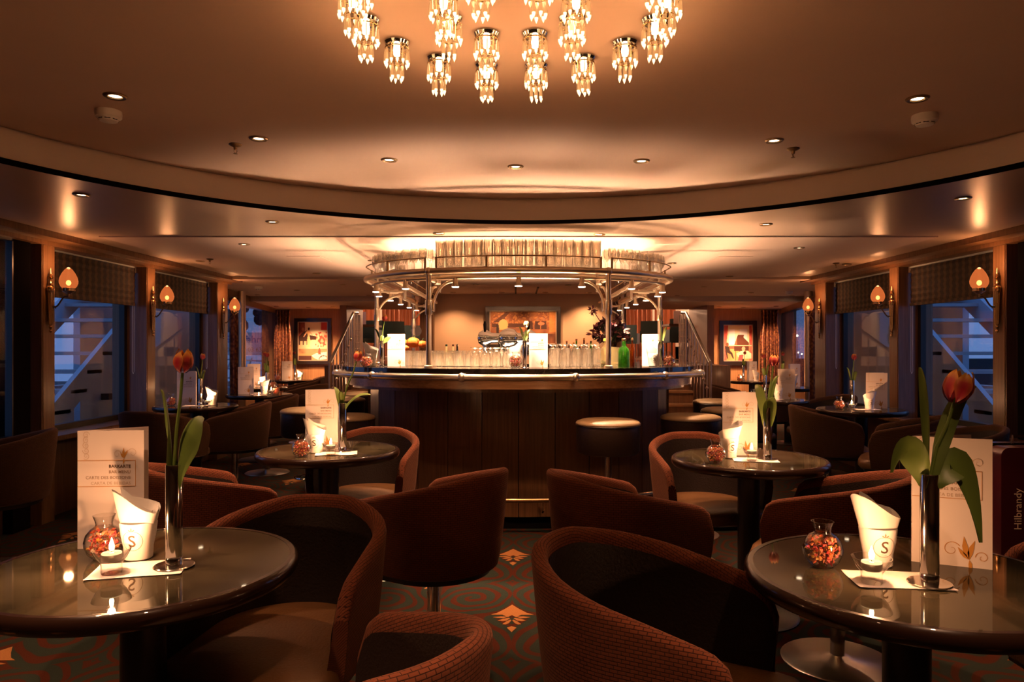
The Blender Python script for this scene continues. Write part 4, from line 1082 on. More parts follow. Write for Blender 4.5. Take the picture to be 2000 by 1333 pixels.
# --- tulips
def tulip(label, loc, rotz, lean=(.0, .0), h=.27, fl=.056, leaves=(), tilt=0.0, pale=False, grp='tulips in chrome vases', opened=0.0, flower=True, sc=1.0):
    t = thing('tulip', label, 'tulip', loc, rotz, grp); t.scale = (sc, sc, sc)
    pts = [(0, 0, .05), (0, 0, .24), (lean[0]*.3, lean[1]*.3, .245+h*.4), (lean[0]*.75, lean[1]*.75, .245+h*.72), (lean[0], lean[1], .245+h)]
    MB().tube(pts, [.0042, .0042, .004, .0038, .0036], 8).build('stem', 'stem', t)
    d = (Vector(pts[-1])-Vector(pts[-2])).normalized(); B = Vector(pts[-1]); R = Vector((0, 0, 1)).rotation_difference(d).to_matrix()
    top = ((.85, .42, .07), (.50, .022, .035), (.26, .006, .045)) if not pale else ((.95, .85, .55), (.80, .62, .35), (.70, .50, .3))
    for k in range(6 if flower else 0):
        a0 = k*PI/3+.3; outer = k % 2 == 0; sc = fl*(1.0 if outer else 1.06)
        mb = MB(); cols = []; nu, nv = 8, 9
        def pf(u, v):
            w = (math.sin(min(1, v*1.02)*PI*.5)**.75)*(1-max(0, (v-.50)/.50)**2.0)*.92+.06*(1-v)
            a = a0+(u-.5)*2*w*.80
            r = sc*(.40*math.sin(PI*(.06+.80*v**.85))**.9+.025)*(1.0 if outer else .90)+opened*sc*v*v*.4
            r += sc*.04*abs(u-.5)*2
            return Vector((r*math.cos(a), r*math.sin(a), sc*1.05*v))
        for off in (0, .0009):
            base = len(mb.v)
            for j in range(nv+1):
                for i in range(nu+1):
                    u, v = i/nu, j/nv; p = pf(u, v); rad = Vector((p.x, p.y, 0)); p = p-(rad.normalized()*off if rad.length > 1e-6 else Vector())
                    mb.v.append(tuple(B+R @ p)); e = min(1, abs(u-.5)*2)**2.0; q = min(1, max(0, .75*e*v+1.2*max(0, v-.66)/.34))
                    c0 = [x+(y-x)*min(1, v*1.6) for x, y in zip(top[2], top[1])]; cols.append([x+(y-x)*q for x, y in zip(c0, top[0])])
            for j in range(nv):
                for i in range(nu): a = base+j*(nu+1)+i; mb.f.append((a, a+1, a+nu+2, a+nu+1) if not off else (a+nu+1, a+nu+2, a+1, a))
        mb.build('petal', 'petal', t, cols=cols, angle=70)
    for (ang, out, up, w, droop, z0, *rl) in leaves:
        mb = MB(); cols = []; ca, sa = math.cos(ang), math.sin(ang); n = 16
        path = []
        for j in range(n+1):
            s = j/n; r = out*(s**1.3); z = z0+up*math.sin(s*PI/2*1.0)-droop*max(0, s-.42)**2*3.0
            path.append(Vector((ca*r, sa*r, z)))
        side = Vector((-sa, ca, 0))
        for off in (0, .0009):
            base = len(mb.v)
            for j in range(n+1):
                s = j/n; ww = w*(math.sin(PI*min(1, .10+.9*s))**.8)*(1 if s < .98 else .15)
                tg = (path[min(j+1, n)]-path[max(j-1, 0)]).normalized(); nn = tg.cross(side).normalized()
                tw = .35*s if not rl else rl[0]*min(1, s*2.5)
                sd = (side*math.cos(tw)+nn*math.sin(tw)).normalized()
                for i in range(5):
                    q = (i/4-.5)*2; cup_ = .28*w*(q*q)*(1-s*.6)
                    p = path[j]+sd*ww*q*.5-Vector((ca, sa, 0))*cup_*(-1)+Vector((0, 0, -off))
                    mb.v.append(tuple(p)); g = .85+.3*(1-abs(q)); cols.append((.115*g, .175*g, .030*g) if not pale else (.45*g, .55*g, .16*g))
            for j in range(n):
                for i in range(4): a = base+j*5+i; mb.f.append((a, a+1, a+6, a+5) if not off else (a+5, a+6, a+1, a))
        mb.build('leaf', 'leaf', t, cols=cols, angle=80)
    return t

TABLES = [  # name phrase, x, y, detail sets
    ('near left table', -.923, 1.757), ('near right table', .92, 1.68), ('middle left table', -.985, 3.72), ('middle right table', 1.12, 3.44),
    ('right window table', 3.0, 6.2), ('left window table', -2.98, 6.6), ('second left window table', -2.97, 8.2),
    ('table below the dancer painting', -3.75, 11.8), ('far left corner table', -3.48, 9.6), ('table behind the middle right vase', 2.63, 7.35),
    ('far right corner table', 3.66, 9.6), ('table below the grand piano painting', 3.80, 11.5)]
for nm, x, y in TABLES:
    clone(tb, f'round dark stone table top on black column, the {nm}', (x, y, 0), random.uniform(0, 6), 'round lounge tables')
def put(proto, what, where, loc, rot=0, sc=None): return clone(proto, f'{what} {where}', loc, rot, scale=sc, group=f'{proto.name.split(".")[0].replace("_", " ")}s of the lounge')
D = math.radians
def table_set(where, z, vase_p, cand_p, pot_p, cup_p, menu_p, menu_rot, cup_rot, card_p=None, card_rot=0, nap_rot=0, sc=None):
    put(vase, 'slim chrome bud vase', where, (*vase_p, z+.0025 if card_p else z), 0, sc)
    if cand_p: put(cand, 'burning tea light in a clear glass bowl', where, (*cand_p, z+.0025 if card_p else z))
    if pot_p: put(pot, 'clear glass bulb vase of orange potpourri', where, (*pot_p, z))
    if cup_p:
        put(cup, 'white napkin cup with a round S emblem', where, (*cup_p, z+.001), cup_rot)
        put(nap, 'white folded paper napkins', f'standing in the cup {where}', (*cup_p, z+.001), nap_rot)
    if menu_p: put(menu, 'white folded bar menu card', f'standing {where}', (*menu_p, z), menu_rot, sc)
    if card_p: put(card, 'white paper mat', f'under the candle and vase {where}', (*card_p, z), card_rot)
table_set('on the near left table', TT, (-.834, 1.729), (-.955, 1.675), (-1.045, 1.80), (-.958, 1.80), (-1.165, 1.885), D(4), D(5), (-.905, 1.705), D(14), D(180))
table_set('on the near right table', TT, (.928, 1.60), (.80, 1.605), (.745, 1.735), (.885, 1.745), (.985, 1.775), D(-24), D(-4), (.868, 1.625), D(-6), D(180))
table_set('on the middle left table', TT, (-.895, 3.65), (-.925, 3.53), (-1.055, 3.48), (-1.025, 3.62), (-1.11, 3.73), D(0), D(4), (-.91, 3.58), D(12), D(180))
table_set('on the middle right table', TT, (1.193, 3.39), (1.105, 3.35), (.918, 3.29), (1.03, 3.45), (1.02, 3.53), D(-3), D(6), (1.13, 3.37), D(-12), D(0))
tulip('red and yellow tulip in the vase on the near left table', (-.834, 1.729, TT), 0, (.030, -.02), .228, .052,
      ((PI*.93, .034, .240, .044, .0, .19, .8), (PI*.06, .062, .170, .064, .0, .19, 1.0)))
tulip('large red and yellow tulip with drooping leaf on the near right table', (.928, 1.60, TT), 0, (.048, -.01), .165, .068,
      ((PI*1.0, .022, .27, .018, .0, .22, .9), (PI*.05, .115, .225, .036, .0, .22, 1.1), (PI*1.02, .085, .125, .060, .09, .22, 1.2), (PI*1.97, .105, .085, .070, .205, .22, 1.3)), opened=.10)
tulip('tulip bending right with pale leaves on the middle left table', (-.895, 3.65, TT), 0, (.07, 0), .22, .052,
      ((PI*.8, .06, .12, .045, .0, .21), (PI*.05, .14, .10, .05, .02, .21), (PI*1.4, .02, .10, .03, 0, .21)))
tulip('pink tulip behind broad leaves on the middle right table', (1.193, 3.39, TT), 0, (.035, .02), .20, .052,
      ((PI*1.1, .06, .20, .060, .0, .16), (PI*1.5, .05, .14, .07, .0, .16), (PI*.1, .06, .20, .03, 0, .2)))
far = [('right window table', 3.0, 6.2), ('left window table', -2.98, 6.6), ('second left window table', -2.97, 8.2), ('table below the dancer painting', -3.75, 11.8),
       ('far left corner table', -3.48, 9.6), ('table behind the middle right vase', 2.63, 7.35), ('far right corner table', 3.66, 9.6), ('table below the grand piano painting', 3.80, 11.5)]
for k, (nm, x, y) in enumerate(far):
    mx = {0: (.10, .12), 1: (-.20, .05), 2: (-.24, -.02), 3: (-.16, .02), 4: (-.2, .1), 5: (.10, .10), 6: (.05, .12), 7: (-.05, .1)}[k]
    vs = {0: (-.06, .04), 1: (.06, -.04), 2: (.08, .02), 3: (.06, .02), 4: (.1, .0), 5: (-.05, .05), 6: (-.08, 0), 7: (-.14, 0)}[k]
    table_set(f'on the {nm}', TT, (x+vs[0], y+vs[1]), (x+vs[0]+(.09 if k in (1, 2, 3) else -.07), y-.10), (x+(.2 if k in (2, 4) else -.21), y-.04), (x+(.16 if k in (1, 3) else .06), y-.02), (x+mx[0], y+mx[1]), D(-30 if k in (0, 5) else 8), D(0), (x+.02, y-.06), D(10*k), D(180 if k % 2 else 0))
    tulip(f'small tulip in the vase on the {nm}', (x+vs[0], y+vs[1], TT), .7*k, (.02, .01), .18, .052, ((PI*.9, .04, .16, .04, 0, .2), (PI*.1, .05, .14, .04, .02, .2)))
# --- on the bar
table_set('at the left end of the bar', CT, (-.985, 5.17), None, (-1.085, 5.12), (-1.075, 5.24), (-.955, 5.24), D(0), D(0), None, 0, D(180), .76)
tulip('red tulip with lit green leaves at the left end of the bar', (-.985, 5.17, CT), 0, (.025, 0), .19, .058, ((PI*.95, .07, .15, .035, 0, .21, .9), (PI*.05, .09, .07, .05, 0, .21, 1.0), (PI*.5, .03, .1, .04, 0, .2)), sc=.76)
table_set('in the middle of the bar', CT, (.052, 4.90), None, (-.012, 4.87), (-.020, 5.00), (.085, 4.98), D(0), D(0), None, 0, D(0), .76)
tulip('pale tulip lit white in the middle of the bar', (.052, 4.90, CT), 0, (.012, 0), .12, .055, ((PI*.95, .05, .16, .03, 0, .21, .9), (PI*.05, .05, .14, .03, 0, .21, .9)), pale=True, sc=.76)
table_set('at the right end of the bar', CT, (1.045, 5.14), None, (1.095, 5.16), (1.0, 5.22), (.925, 5.27), D(-38), D(0), None, 0, D(180), .76)
tulip('pale tulip lit white at the right end of the bar', (1.045, 5.14, CT), 0, (-.012, 0), .19, .055, ((PI*.0, .05, .17, .03, 0, .21, .9), (PI*1.2, .05, .06, .04, .05, .2)), pale=True, sc=.76)
for p in (tb, menu, vase, cand, pot, cup, nap, card): hide_proto(p)
CH.clear()

# ------------------------------------------------------------------ crystal ceiling lamps
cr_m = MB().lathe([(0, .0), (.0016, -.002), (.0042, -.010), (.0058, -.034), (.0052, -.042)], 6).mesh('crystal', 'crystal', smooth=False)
ct_m = MB().lathe([(.0053, -.0415), (.0050, -.046), (0, -.058)], 6).mesh('glint_tip', 'glint_tip', smooth=False)
lamp = thing('crystal_lamp', 'prototype', 'ceiling lamp')
MB().lathe([(0, 0), (.040, 0), (.041, -.005), (.036, -.014), (.028, -.016), (0, -.016)], 28).build('base_ring', 'chrome', lamp)
MB().tube([(.037*math.cos(a*PI/16), .037*math.sin(a*PI/16), -.024) for a in range(32)], .0022, 6, closed=True).build('crystal_hoop', 'brass', lamp)
MB().tube([(.019*math.cos(a*PI/12), .019*math.sin(a*PI/12), -.072) for a in range(24)], .0018, 6, closed=True).build('lower_hoop', 'brass', lamp)
MB().lathe([(0, -.016), (.010, -.016), (.012, -.03), (.010, -.046), (0, -.050)], 14).build('bulb', 'bulb', lamp)
for k in range(4):
    a = k*PI/2; MB().tube([(.022*math.cos(a), .022*math.sin(a), -.014), (.020*math.cos(a), .020*math.sin(a), -.072)], .001, 4).build('wire', 'brass', lamp)
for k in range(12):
    a = 2*PI*k/12; c = place('crystal', cr_m, lamp, (.037*math.cos(a), .037*math.sin(a), -.026)); place('glint_tip', ct_m, c)
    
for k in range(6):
    a = 2*PI*k/6+.2; c = place('crystal', cr_m, lamp, (.019*math.cos(a), .019*math.sin(a), -.074), ); place('glint_tip', ct_m, c)
LC = (-.02, 2.06)
spots = []
for k in range(16):
    a = 2*PI*(k+.5)/16; spots.append((LC[0]+.445*math.sin(a), LC[1]+.445*math.cos(a), 'outer', k))
for k in range(8):
    a = 2*PI*(k+.5)/8; spots.append((LC[0]+.20*math.sin(a), LC[1]+.20*math.cos(a), 'inner', k))
for x, y, rg, k in spots:
    l = clone(lamp, f'{ORD[k]} crystal drop lamp clockwise in the {rg} ring on the round ceiling', (x, y, ZU), random.uniform(0, 1), 'crystal drop ceiling lamps')
    light('crystal_light', 'POINT', (0, 0, -.142), .26, WARM, l, .012)
hide_proto(lamp); CH.clear()

# ------------------------------------------------------------------ recessed downlights, detectors, sprinklers
dl = thing('downlight', 'prototype', 'downlight')
MB().lathe([(.023, .004), (.027, -.006), (.038, -.008), (.044, -.003), (.044, .001)], 28).build('trim_ring', 'brass_dark', dl)
MB().lathe([(0, -.001), (.023, -.001), (.023, .002), (0, .002)], 24).build('lens', 'downlight_lens', dl)
def downlight(x, y, z, label, e, grp, spot=95):
    l = clone(dl, label, (x, y, z), 0, grp)
    if e: light('downlight_spot', 'SPOT', (0, 0, -.012), e, HALO, l, .03, spot, .8)
for k, (px, py) in enumerate(((225,187), (505,270), (760,312), (1007,325), (1253,314), (1512,274), (1792,192))):
    Y = (ZU-EYE)*F/(HY-py); X = (px-CX)/F*Y; downlight(X, Y, ZU, f'{ORD[k]} recessed downlight from the left on the round upper ceiling', 60, 'downlights in the round ceiling', 84)
for a in (150, 215, 325, 30):
    pass
for k, a in enumerate((-165, -135, -100, -62)):
    downlight(RC[0]+1.66*math.cos(math.radians(a)), RC[1]+1.66*math.sin(math.radians(a)), ZU, f'recessed downlight behind the viewer on the round upper ceiling, {ORD[k]} one', 60, 'downlights in the round ceiling', 84)
low = [(159,380), (532,433), (857,456), (1171,458), (1496,438), (1881,387)]
for k, (px, py) in enumerate(low):
    Y = (ZL-EYE)*F/(HY-py); X = (px-CX)/F*Y; downlight(X, Y, ZL, f'{ORD[k]} downlight from the left in the arc around the round recess', 8, 'downlights around the recess')
for k, (px, py, w) in enumerate(((477,477,'left'), (1561,484,'right'), (392,510,'left'), (1654,517,'right'), (727,509,'left'), (1312,514,'right'), (618,534,'left'), (1425,540,'right'))):
    Y = (ZL-.009-EYE)*F/(HY-py); X = (px-CX)/F*Y
    downlight(X, Y, ZL-.009, f'downlight in the pale ceiling panel {w} of the bar, {["nearest","nearest","by the window cornice","by the window cornice","beside the glass shelf","beside the glass shelf","farthest","farthest"][k]}', 8, 'downlights in the pale ceiling panel', 62 if k in (2, 3) else 95)
for k, (px, py, w) in enumerate(((670,556,'left'), (580,567,'left'), (503,576,'left'), (1375,560,'right'), (1467,572,'right'), (1547,583,'right'), (720,577,'left'), (1323,580,'right'))):
    Y = min(11.0, (ZL-.02-EYE)*F/(HY-py)); X = (px-CX)/F*Y
    downlight(X, Y, ZL-.02, f'{ORD[k]} small downlight on the ceiling strip beyond the first beam, {w} side', 24, 'downlights beyond the first beam')
for k, (px, py) in enumerate(((930, 556), (1110, 557), (885, 571), (980, 571), (1065, 571), (1150, 572))):
    Y = min(10.5, (ZL-.02-EYE)*F/(HY-py)); X = (px-CX)/F*Y
    downlight(X, Y, ZL-.02, f'{ORD[k]} small downlight before the beige wall with the wide painting', (14 if k < 2 else 34), 'downlights before the beige wall', 124)
for sg, X0, side in ((-1, -3.80, 'left'), (1, 4.12, 'right')):
    for k, (x, y) in enumerate(((X0, 12.95), (X0-sg*.50, 12.75), (X0+sg*.45, 12.55))):
        downlight(x, y, 2.03, f'small downlight above the {"dancer" if sg < 0 else "grand piano"} painting, {["nearest the wall","toward the bar","by the window"][k]}', 150 if k == 0 else 75, 'downlights above the side paintings', 112)
hide_proto(dl); CH.clear()
dt = thing('smoke_detector', 'prototype', 'smoke detector')
MB().lathe([(0, 0), (.050, 0), (.052, -.012), (.050, -.028), (.040, -.034), (.034, -.044), (.012, -.049), (0, -.049)], 32).build('housing', 'detector', dt)
for k in range(8):
    a = 2*PI*k/8; mb = MB(); pts = [Vector((.0395*math.cos(a+d), .0395*math.sin(a+d), z)) for d, z in ((-.28, -.0365), (.28, -.0365), (.28, -.0405), (-.28, -.0405))]; mb.add([tuple(p) for p in pts], [(0, 1, 2, 3)]); mb.build('slot', 'slot', dt, smooth=False)
for px, py, z, lab in ((212,226,ZU,'white smoke detector on the left of the round ceiling'), (1806,234,ZU,'white smoke detector on the right of the round ceiling'), (505,563,ZL-.02,'white smoke detector beyond the first beam on the left'), (1541,572,ZL-.02,'white smoke detector beyond the first beam on the right')):
    Y = (z-.02-EYE)*F/(HY-py); clone(dt, lab, ((px-CX)/F*Y, Y, z), 1.2, 'smoke detectors')
hide_proto(dt); CH.clear()
sp = thing('sprinkler', 'prototype', 'sprinkler')
MB().lathe([(.030, 0), (.032, -.003), (.024, -.009), (.010, -.014), (.008, -.028)], 20).build('rosette', 'brass_dark', sp); MB().tube([(.006, 0, -.026), (.008, 0, -.036), (0, 0, -.044), (-.008, 0, -.036), (-.006, 0, -.026)], .0016, 5).build('yoke', 'brass_dark', sp); MB().lathe([(.0, -.044), (.010, -.045), (.010, -.047), (0, -.048)], 14).build('deflector', 'brass_dark', sp)
for px, py, z, lab in ((460,282,ZU,'brass sprinkler head on the left of the round ceiling'), (1549,290,ZU,'brass sprinkler head on the right of the round ceiling'), (410,506,ZL-.009,'brass sprinkler head near the left window cornice'), (1633,514,ZL-.009,'brass sprinkler head near the right window cornice')):
    Y = (z-EYE)*F/(HY-py); clone(sp, lab, ((px-CX)/F*Y, Y, z), .8, 'sprinkler heads')
hide_proto(sp); CH.clear()

# ------------------------------------------------------------------ wall sconces
sc = thing('wall_sconce', 'prototype', 'wall lamp')     # local: wall at x=0, lamp stands out toward +x
MB().lathe([(0, -.315), (.010, -.310), (.014, -.300), (.008, -.290), (.012, -.280), (.016, -.270), (.010, -.262), (.017, -.25), (.028, -.02), (.031, -.01), (.034, .0), (.031, .012), (.034, .02), (.030, .028), (.016, .036), (.021, .052), (.012, .066), (.010, .08), (.021, .092), (.022, .10), (.010, .108), (.013, .120), (.006, .135), (.004, .155), (0, .17)], 20, (.02, 0, 0), None, .75, 1).build('torch_plate', 'brass', sc)
for k in range(7):
    a = PI*(k-3)/7; MB().tube([(.02+.75*.0175*math.cos(a), .0175*math.sin(a), -.25), (.02+.75*.0285*math.cos(a), .0285*math.sin(a), -.02)], .0022, 4).build('flute', 'brass', sc)
pts = [(.03, 0, -.115)]
for t in range(13):
    s = t/12; pts.append((.035+.115*s, 0, -.118+.07*s+.018*math.sin(s*2*PI)*-1))
pts.append((.152, 0, -.02)); MB().tube(pts, .0062, 8).build('arm', 'brass_dark', sc)
MB().tube([(.045+.012*math.cos(a*.5), 0, -.135+.012*math.sin(a*.5)) for a in range(9)], .004, 6).build('scroll', 'brass_dark', sc)
MB().lathe([(0, -.028), (.012, -.026), (.030, -.014), (.040, -.008), (.0435, -.006), (.0435, .016), (.041, .018)], 28, (.152, 0, 0)).build('cup', 'brass', sc)
MB().open_lathe([(.038, .012), (.052, .028), (.061, .050), (.0625, .068), (.057, .095), (.044, .125), (.026, .152), (.010, .168), (.0, .171)], 32, (.152, 0, 0)).build('glass_shade', 'shade', sc)
MB().ball((.152, 0, .055), .017, 14, 1, 1, 1.2).build('bulb', 'shade_bulb', sc)
ys = [5.245, 6.72, 8.33]
for sg, X, side in ((-1, XL, 'left'), (1, XR, 'right')):
    for k, y in enumerate(ys):
        z = 1.715 if k == 0 else 1.71
        l = clone(sc, f'brass torch wall lamp with glowing flame shade, {["nearest","middle","farthest"][k]} on the {side} pillars', (X, y, z), 0 if sg < 0 else PI, 'brass torch wall lamps')
        light('sconce_light', 'POINT', (.152, 0, .195), 1.6, WARM, l, .03)
hide_proto(sc); CH.clear()

# ------------------------------------------------------------------ paintings
def painting(name, label, w, h, loc, fn, nx, ny, fw=.07):
    t = thing(name, label, 'painting', loc)
    f = MB(); hw, hh = w/2, h/2
    for a in ((-hw, hw, hh-fw, hh), (-hw, hw, -hh, -hh+fw), (-hw, -hw+fw, -hh+fw, hh-fw), (hw-fw, hw, -hh+fw, hh-fw)):
        MB().box(a[0], a[1], -.045, 0, a[2], a[3]).build('frame_rail', 'frame_dark', t, smooth=False)
    g = .014; iw, ih = hw-fw, hh-fw; mb = MB()
    for a in ((-iw, iw, ih-g, ih), (-iw, iw, -ih, -ih+g), (-iw, -iw+g, -ih, ih), (iw-g, iw, -ih, ih)): mb.box(a[0], a[1], -.035, 0, a[2], a[3])
    mb.build('gilt_slip', 'frame_gilt', t, smooth=False)
    mb = MB(); cols = []; iw -= g; ih -= g
    mb.grid(lambda u, v: ((u*2-1)*iw, -.02, (v*2-1)*ih), nx, ny)
    for j in range(ny+1):
        for i in range(nx+1): cols.append(fn(i/nx, j/ny))
    mb.build('canvas', 'paint', t, cols=cols, smooth=False)
def lerp3(a, b, t): t = max(0, min(1, t)); return tuple(x+(y-x)*t for x, y in zip(a, b))
def hsh(i, j): return (math.sin(i*127.1+j*311.7)*43758.5453) % 1
def nz(u, v, s):
    x, y = u*s, v*s; i, j = int(x), int(y); fx, fy = x-i, y-j
    a = hsh(i, j)*(1-fx)+hsh(i+1, j)*fx; b = hsh(i, j+1)*(1-fx)+hsh(i+1, j+1)*fx; return a*(1-fy)+b*fy
def ell(u, v, cx, cy, rx, ry): return ((u-cx)/rx)**2+((v-cy)/ry)**2 < 1
def inpoly(u, v, pts):
    c = False; n = len(pts)
    for i in range(n):
        (x1, y1), (x2, y2) = pts[i], pts[(i+1) % n]
        if (y1 > v) != (y2 > v) and u < (x2-x1)*(v-y1)/(y2-y1)+x1: c = not c
    return c
def art_singer(u, v):
    c = lerp3((.35, .14, .05), (.95, .72, .40), .3+.9*nz(u, v, 5)*(1-abs(u-.6)))
    if v > .55: c = lerp3(c, (.98, .85, .55), 1-((u-.55)**2*4+(v-.85)**2*6))
    if u > .78 and v > .8: c = (.55, .06, .05)
    if u < .22 and v > .62: c = lerp3((.10, .03, .02), (.4, .1, .06), nz(u, v, 9))
    if u > .58 and .35 < v < .75 and nz(u, v, 22) > .55: c = (.62, .10, .05)
    if v < .30: c = lerp3((.18, .07, .03), (.60, .34, .15), nz(u, v, 7))
    if inpoly(u, v, [(.0, .62), (.0, .52), (.62, .54), (.62, .63), (.40, .66), (.30, .80), (.12, .72)]): c = (.05, .018, .010)
    if u < .3 and .40 < v < .54 and (int(u*22) % 3 == 0 or v > .5): c = (.05, .02, .01)
    if inpoly(u, v, [(.27, .79), (.40, .79), (.38, .66), (.41, .50), (.37, .36), (.48, .34), (.22, .34), (.33, .37), (.29, .52), (.32, .66)]): c = (.92, .55, .22)
    if ell(u, v, .355, .83, .035, .04): c = (.05, .02, .01)
    if inpoly(u, v, [(.27, .77), (.16, .62), (.19, .62), (.30, .72)]): c = (.85, .52, .28)
    if inpoly(u, v, [(.40, .77), (.48, .68), (.45, .67), (.38, .72)]): c = (.85, .52, .28)
    if ell(u, v, .15, .82, .04, .045): c = (.55, .28, .14)
    if v < .18 and u < .45: c = (.07, .02, .012) if v < .12 else (.55, .28, .10)
    if inpoly(u, v, [(.45, .12), (.6, .18), (.98, .22), (.98, .03), (.7, .0), (.55, .05)]): c = (.95, .80, .60)
    if inpoly(u, v, [(.68, .15), (.78, .15), (.77, .27), (.745, .31), (.745, .42), (.715, .42), (.715, .31), (.69, .27)]): c = (.35, .08, .04) if v < .32 else (.9, .7, .5)
    d = math.hypot((u-.87)/.17, (v-.0)/.13)
    if .85 < d < 1.0 or (d < .85 and nz(u, v, 26) > .75): c = (.07, .025, .012)
    return c
def art_piano(u, v):
    c = lerp3((.55, .20, .06), (.80, .45, .15), nz(u, v, 6))
    if v > .42: c = lerp3((.95, .70, .20), (1.0, .93, .70), nz(u, v, 4)+.2)
    for a, b in ((.17, .40), (.56, .84)):
        if a < u < b and .45 < v < .90: c = (1.0, .97, .88)
    if u < .10+.10*max(0, v-.5) or u > .90: c = lerp3((.55, .05, .05), (.80, .20, .12), nz(u, v, 14))
    if inpoly(u, v, [(.36, .43), (.50, .74), (.72, .74), (.70, .66), (.90, .50), (.90, .43)]): c = (.13, .040, .018)
    if inpoly(u, v, [(.36, .43), (.46, .65), (.47, .45)]): c = (.50, .13, .05)
    if .36 < u < .90 and .27 < v < .43: c = (.09, .028, .014)
    if .17 < u < .36 and .33 < v < .42: c = (.40, .10, .05)
    if .42 < v < .435 and u > .30: c = (.95, .66, .38)
    for x in (.42, .56): 
        if abs(u-x) < .012 and v < .28: c = (.10, .03, .02)
    if ell(u, v, .12, .46, .055, .055): c = (.20, .07, .03)
    if inpoly(u, v, [(.03, .42), (.18, .40), (.22, .28), (.30, .22), (.36, .06), (.32, .05), (.24, .18), (.12, .22), (.15, .06), (.11, .06), (.06, .22)]): c = (.035, .018, .012)
    if inpoly(u, v, [(.45, .20), (.55, .25), (.66, .28), (.85, .28), (.98, .20), (.98, .06), (.70, .06), (.5, .10)]): c = lerp3((.95, .82, .55), (.90, .55, .35), nz(u, v, 11))
    if ell(u, v, .70, .34, .06, .06): c = (.62, .38, .22)
    if inpoly(u, v, [(.55, .16), (.70, .17), (.66, .0), (.50, .0)]): c = (.70, .07, .07)
    return c
def art_band(u, v):
    c = lerp3((.17, .05, .02), (.48, .19, .06), nz(u*2, v, 6))
    if nz(u*2, v, 30) > .62 and v > .45: c = lerp3(c, (.70, .30, .08), .6)
    if int(v*14) % 2 == 0 and u > .55 and v > .4: c = lerp3(c, (.25, .08, .03), .5)
    if inpoly(u, v, [(.04, .66), (.24, .98), (.30, .97), (.15, .66)]): c = (.10, .04, .02)
    if .02 < u < .62 and .50 < v < .63: c = (.08, .03, .015)
    if .02 < u < .45 and .40 < v < .50: c = (.24, .10, .05)
    if inpoly(u, v, [(.12, .64), (.15, .72), (.20, .77), (.25, .72), (.27, .60), (.26, .42), (.14, .42)]): c = (.80, .42, .14)
    if ell(u, v, .205, .80, .022, .05): c = (.12, .05, .03)
    if inpoly(u, v, [(.09, .60), (.13, .58), (.13, .30), (.09, .30)]): c = (.03, .02, .015)
    for cx in (.61, .72, .82):
        if inpoly(u, v, [(cx-.035, .70), (cx+.035, .70), (cx+.045, .45), (cx-.045, .45)]): c = (.07, .030, .018)
        if ell(u, v, cx, .76, .018, .05): c = (.35, .16, .08)
    if ell(u, v, .78, .62, .05, .05): c = (.62, .20, .08)
    if u > .90 and v > .35: c = lerp3(c, (.75, .30, .06), .6)
    if v < .30: c = lerp3((.10, .03, .015), (.30, .11, .04), nz(u*2, v, 8))
    return c
a, b = P(575, 622, 13.47), P(647, 712, 13.47)
painting('framed_painting', 'tall framed painting of a dancer by a piano on the left wood wall', b.x-a.x, a.z-b.z, ((a.x+b.x)/2, PW-.002, (a.z+b.z)/2), art_singer, 90, 116, .065)
a, b = P(1405, 627, 13.47), P(1478, 714, 13.47)
painting('framed_painting', 'tall framed painting of a grand piano on the right wood wall', b.x-a.x, a.z-b.z, ((a.x+b.x)/2, PW-.002, (a.z+b.z)/2), art_piano, 90, 116, .075)
a, b = P(948, 599, 10.68), P(1095, 681, 10.68)
painting('framed_painting', 'wide framed painting of musicians on the beige wall behind the bar', b.x-a.x, a.z-b.z, ((a.x+b.x)/2, 10.698, (a.z+b.z)/2), art_band, 150, 84, .062)

# ------------------------------------------------------------------ dining deck furniture
dc = thing('dining_chair', 'prototype', 'chair')
mb = MB(); mb.grid(lambda u, v: ((u-.5)*.5, -.22-.05*math.sin(u*PI)-.05*v, .40+v*.48), 10, 6); mb.grid(lambda u, v: ((u-.5)*.5, -.16-.05*math.sin(u*PI)-.05*v, .88-v*.48), 10, 6); mb.grid(lambda u, v: ((u-.5)*.5, -.22-.05*math.sin(u*PI)-.05+.06*v, .88), 10, 1); mb.build('backrest', 'teal_leather', dc)
MB().box(-.25, .25, -.22, .25, .38, .48).build('seat', 'teal_leather', dc, smooth=False)
for sx_ in (-1, 1): MB().box(sx_*.25-.02, sx_*.25+.02, -.22, .15, .40, .66).build('armrest', 'teal_leather', dc, smooth=False)
for x in (-.21, .21):
    for y in (-.18, .21): MB().tube([(x, y, 0), (x, y, .38)], .016, 8).build('leg', 'wood_dark', dc)
for px, Y, rot, lab in ((720, 15.6, 170, 'teal dining chair seen from behind beside the left stair top'), (768, 16.6, 10, 'teal dining chair behind the left bar tulip on the raised deck'), (800, 19.5, 30, 'teal dining chair farthest left on the raised deck'),
                        (1273, 16.4, -10, 'teal dining chair behind the right menu on the raised deck'), (1326, 15.2, 5, 'dark teal dining chair beside the right stair top'), (1228, 19.2, -20, 'teal dining chair far behind the bouquet on the raised deck')):
    clone(dc, lab, ((px-CX)/F*Y, Y, DK), D(rot), 'teal dining chairs')
hide_proto(dc); CH.clear()
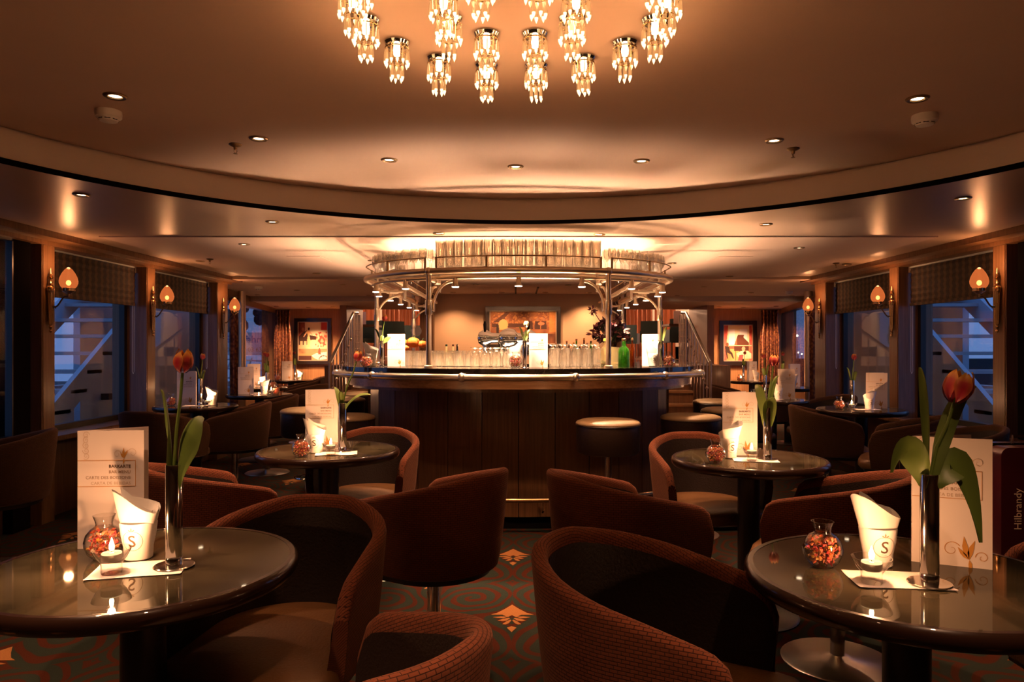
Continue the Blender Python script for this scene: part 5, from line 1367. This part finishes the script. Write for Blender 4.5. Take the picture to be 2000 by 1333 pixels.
for px, Y, lab in ((690, 14.6, 'dark dining table with menu beside the left stair top'), (1355, 14.2, 'dark dining table with vase beside the right stair top')):
    t = thing('dining_table', lab, 'table', (-3.25 if px < 1000 else 3.35, Y, DK)); MB().box(-.4, .4, -.4, .4, .70, .74).build('table_top', 'wood_dark', t, smooth=False); MB().tube([(0, 0, .03), (0, 0, .70)], .04, 12).build('column', 'black_metal', t); MB().lathe([(0, 0), (.25, 0), (.24, .03), (0, .03)], 24).build('base_plate', 'black_metal', t)
    x0 = t.location.x
    m_ = MB().prism([(-.07, 0), (.07, .0), (.07, .004), (-.07, .004)], 0, .26).build('dining_menu', 'paper', None, (x0+(.12 if px < 1000 else -.2), Y-.2, DK+.74), smooth=False); tag(m_, f'white menu card on the dining table {"left" if px < 1000 else "right"} of the bar', 'menu')
for sg, side in ((-1, 'left'), (1, 'right')):
    for q, y in enumerate((16.5, 21.0, 26.0)):
        t = thing('dining_lamp', f'{NB[q]} round ceiling lamp over the raised {side} dining deck', 'ceiling lamp', (sg*2.2, y, 2.95))
        MB().lathe([(0, 0), (.2, 0), (.2, -.05), (.15, -.08), (0, -.09)], 24).build('diffuser', 'downlight_lens', t); MB().lathe([(.2, 0), (.22, 0), (.22, -.03), (.2, -.03)], 24).build('rim', 'brass', t)
        light('dining_light', 'POINT', (0, 0, -.2), 70, HALO, t, .1)

# ------------------------------------------------------------------ odds and ends
su = thing('travel_case', 'dark red glossy case with vertical lettering at the right edge', 'case', (2.46, 3.35, 0), D(0))
def rbox(mb, x0, x1, y0, y1, z0, z1, r=.04):
    pts = []
    for cx, cz, a0 in ((x1-r, z1-r, 0), (x0+r, z1-r, 90), (x0+r, z0+r, 180), (x1-r, z0+r, 270)):
        for k in range(6): a = D(a0+k*18); pts.append((cx+r*math.cos(a), cz+r*math.sin(a)))
    n = len(pts); mb.add([(x, y0, z) for x, z in pts]+[(x, y1, z) for x, z in pts], [tuple(range(n)), tuple(reversed(range(n, 2*n)))]+[((i+1) % n, i, n+i, n+(i+1) % n) for i in range(n)]); return mb
rbox(MB(), -.18, .22, 0, .22, .05, .82).build('shell', 'case_red', su)
rbox(MB(), -.185, .225, .09, .13, .045, .825).build('seam', 'black', su)
place('lettering', text_mesh('lettering', 'Hilbrandy', .05, 'ink_pale', 'CENTER'), su, (-.085, -.001, .53), (PI/2, -PI/2, 0))
for x in (-.13, .17):
    MB().lathe([(0, -.012), (.024, -.012), (.024, .012), (0, .012)], 14, (x, .05, .024), (1, 0, 0)).build('wheel', 'black', su)
MB().tube([(-.05, .11, .82), (-.05, .11, .86), (.09, .11, .86), (.09, .11, .82)], .008, 6).build('carry_handle', 'chrome', su)
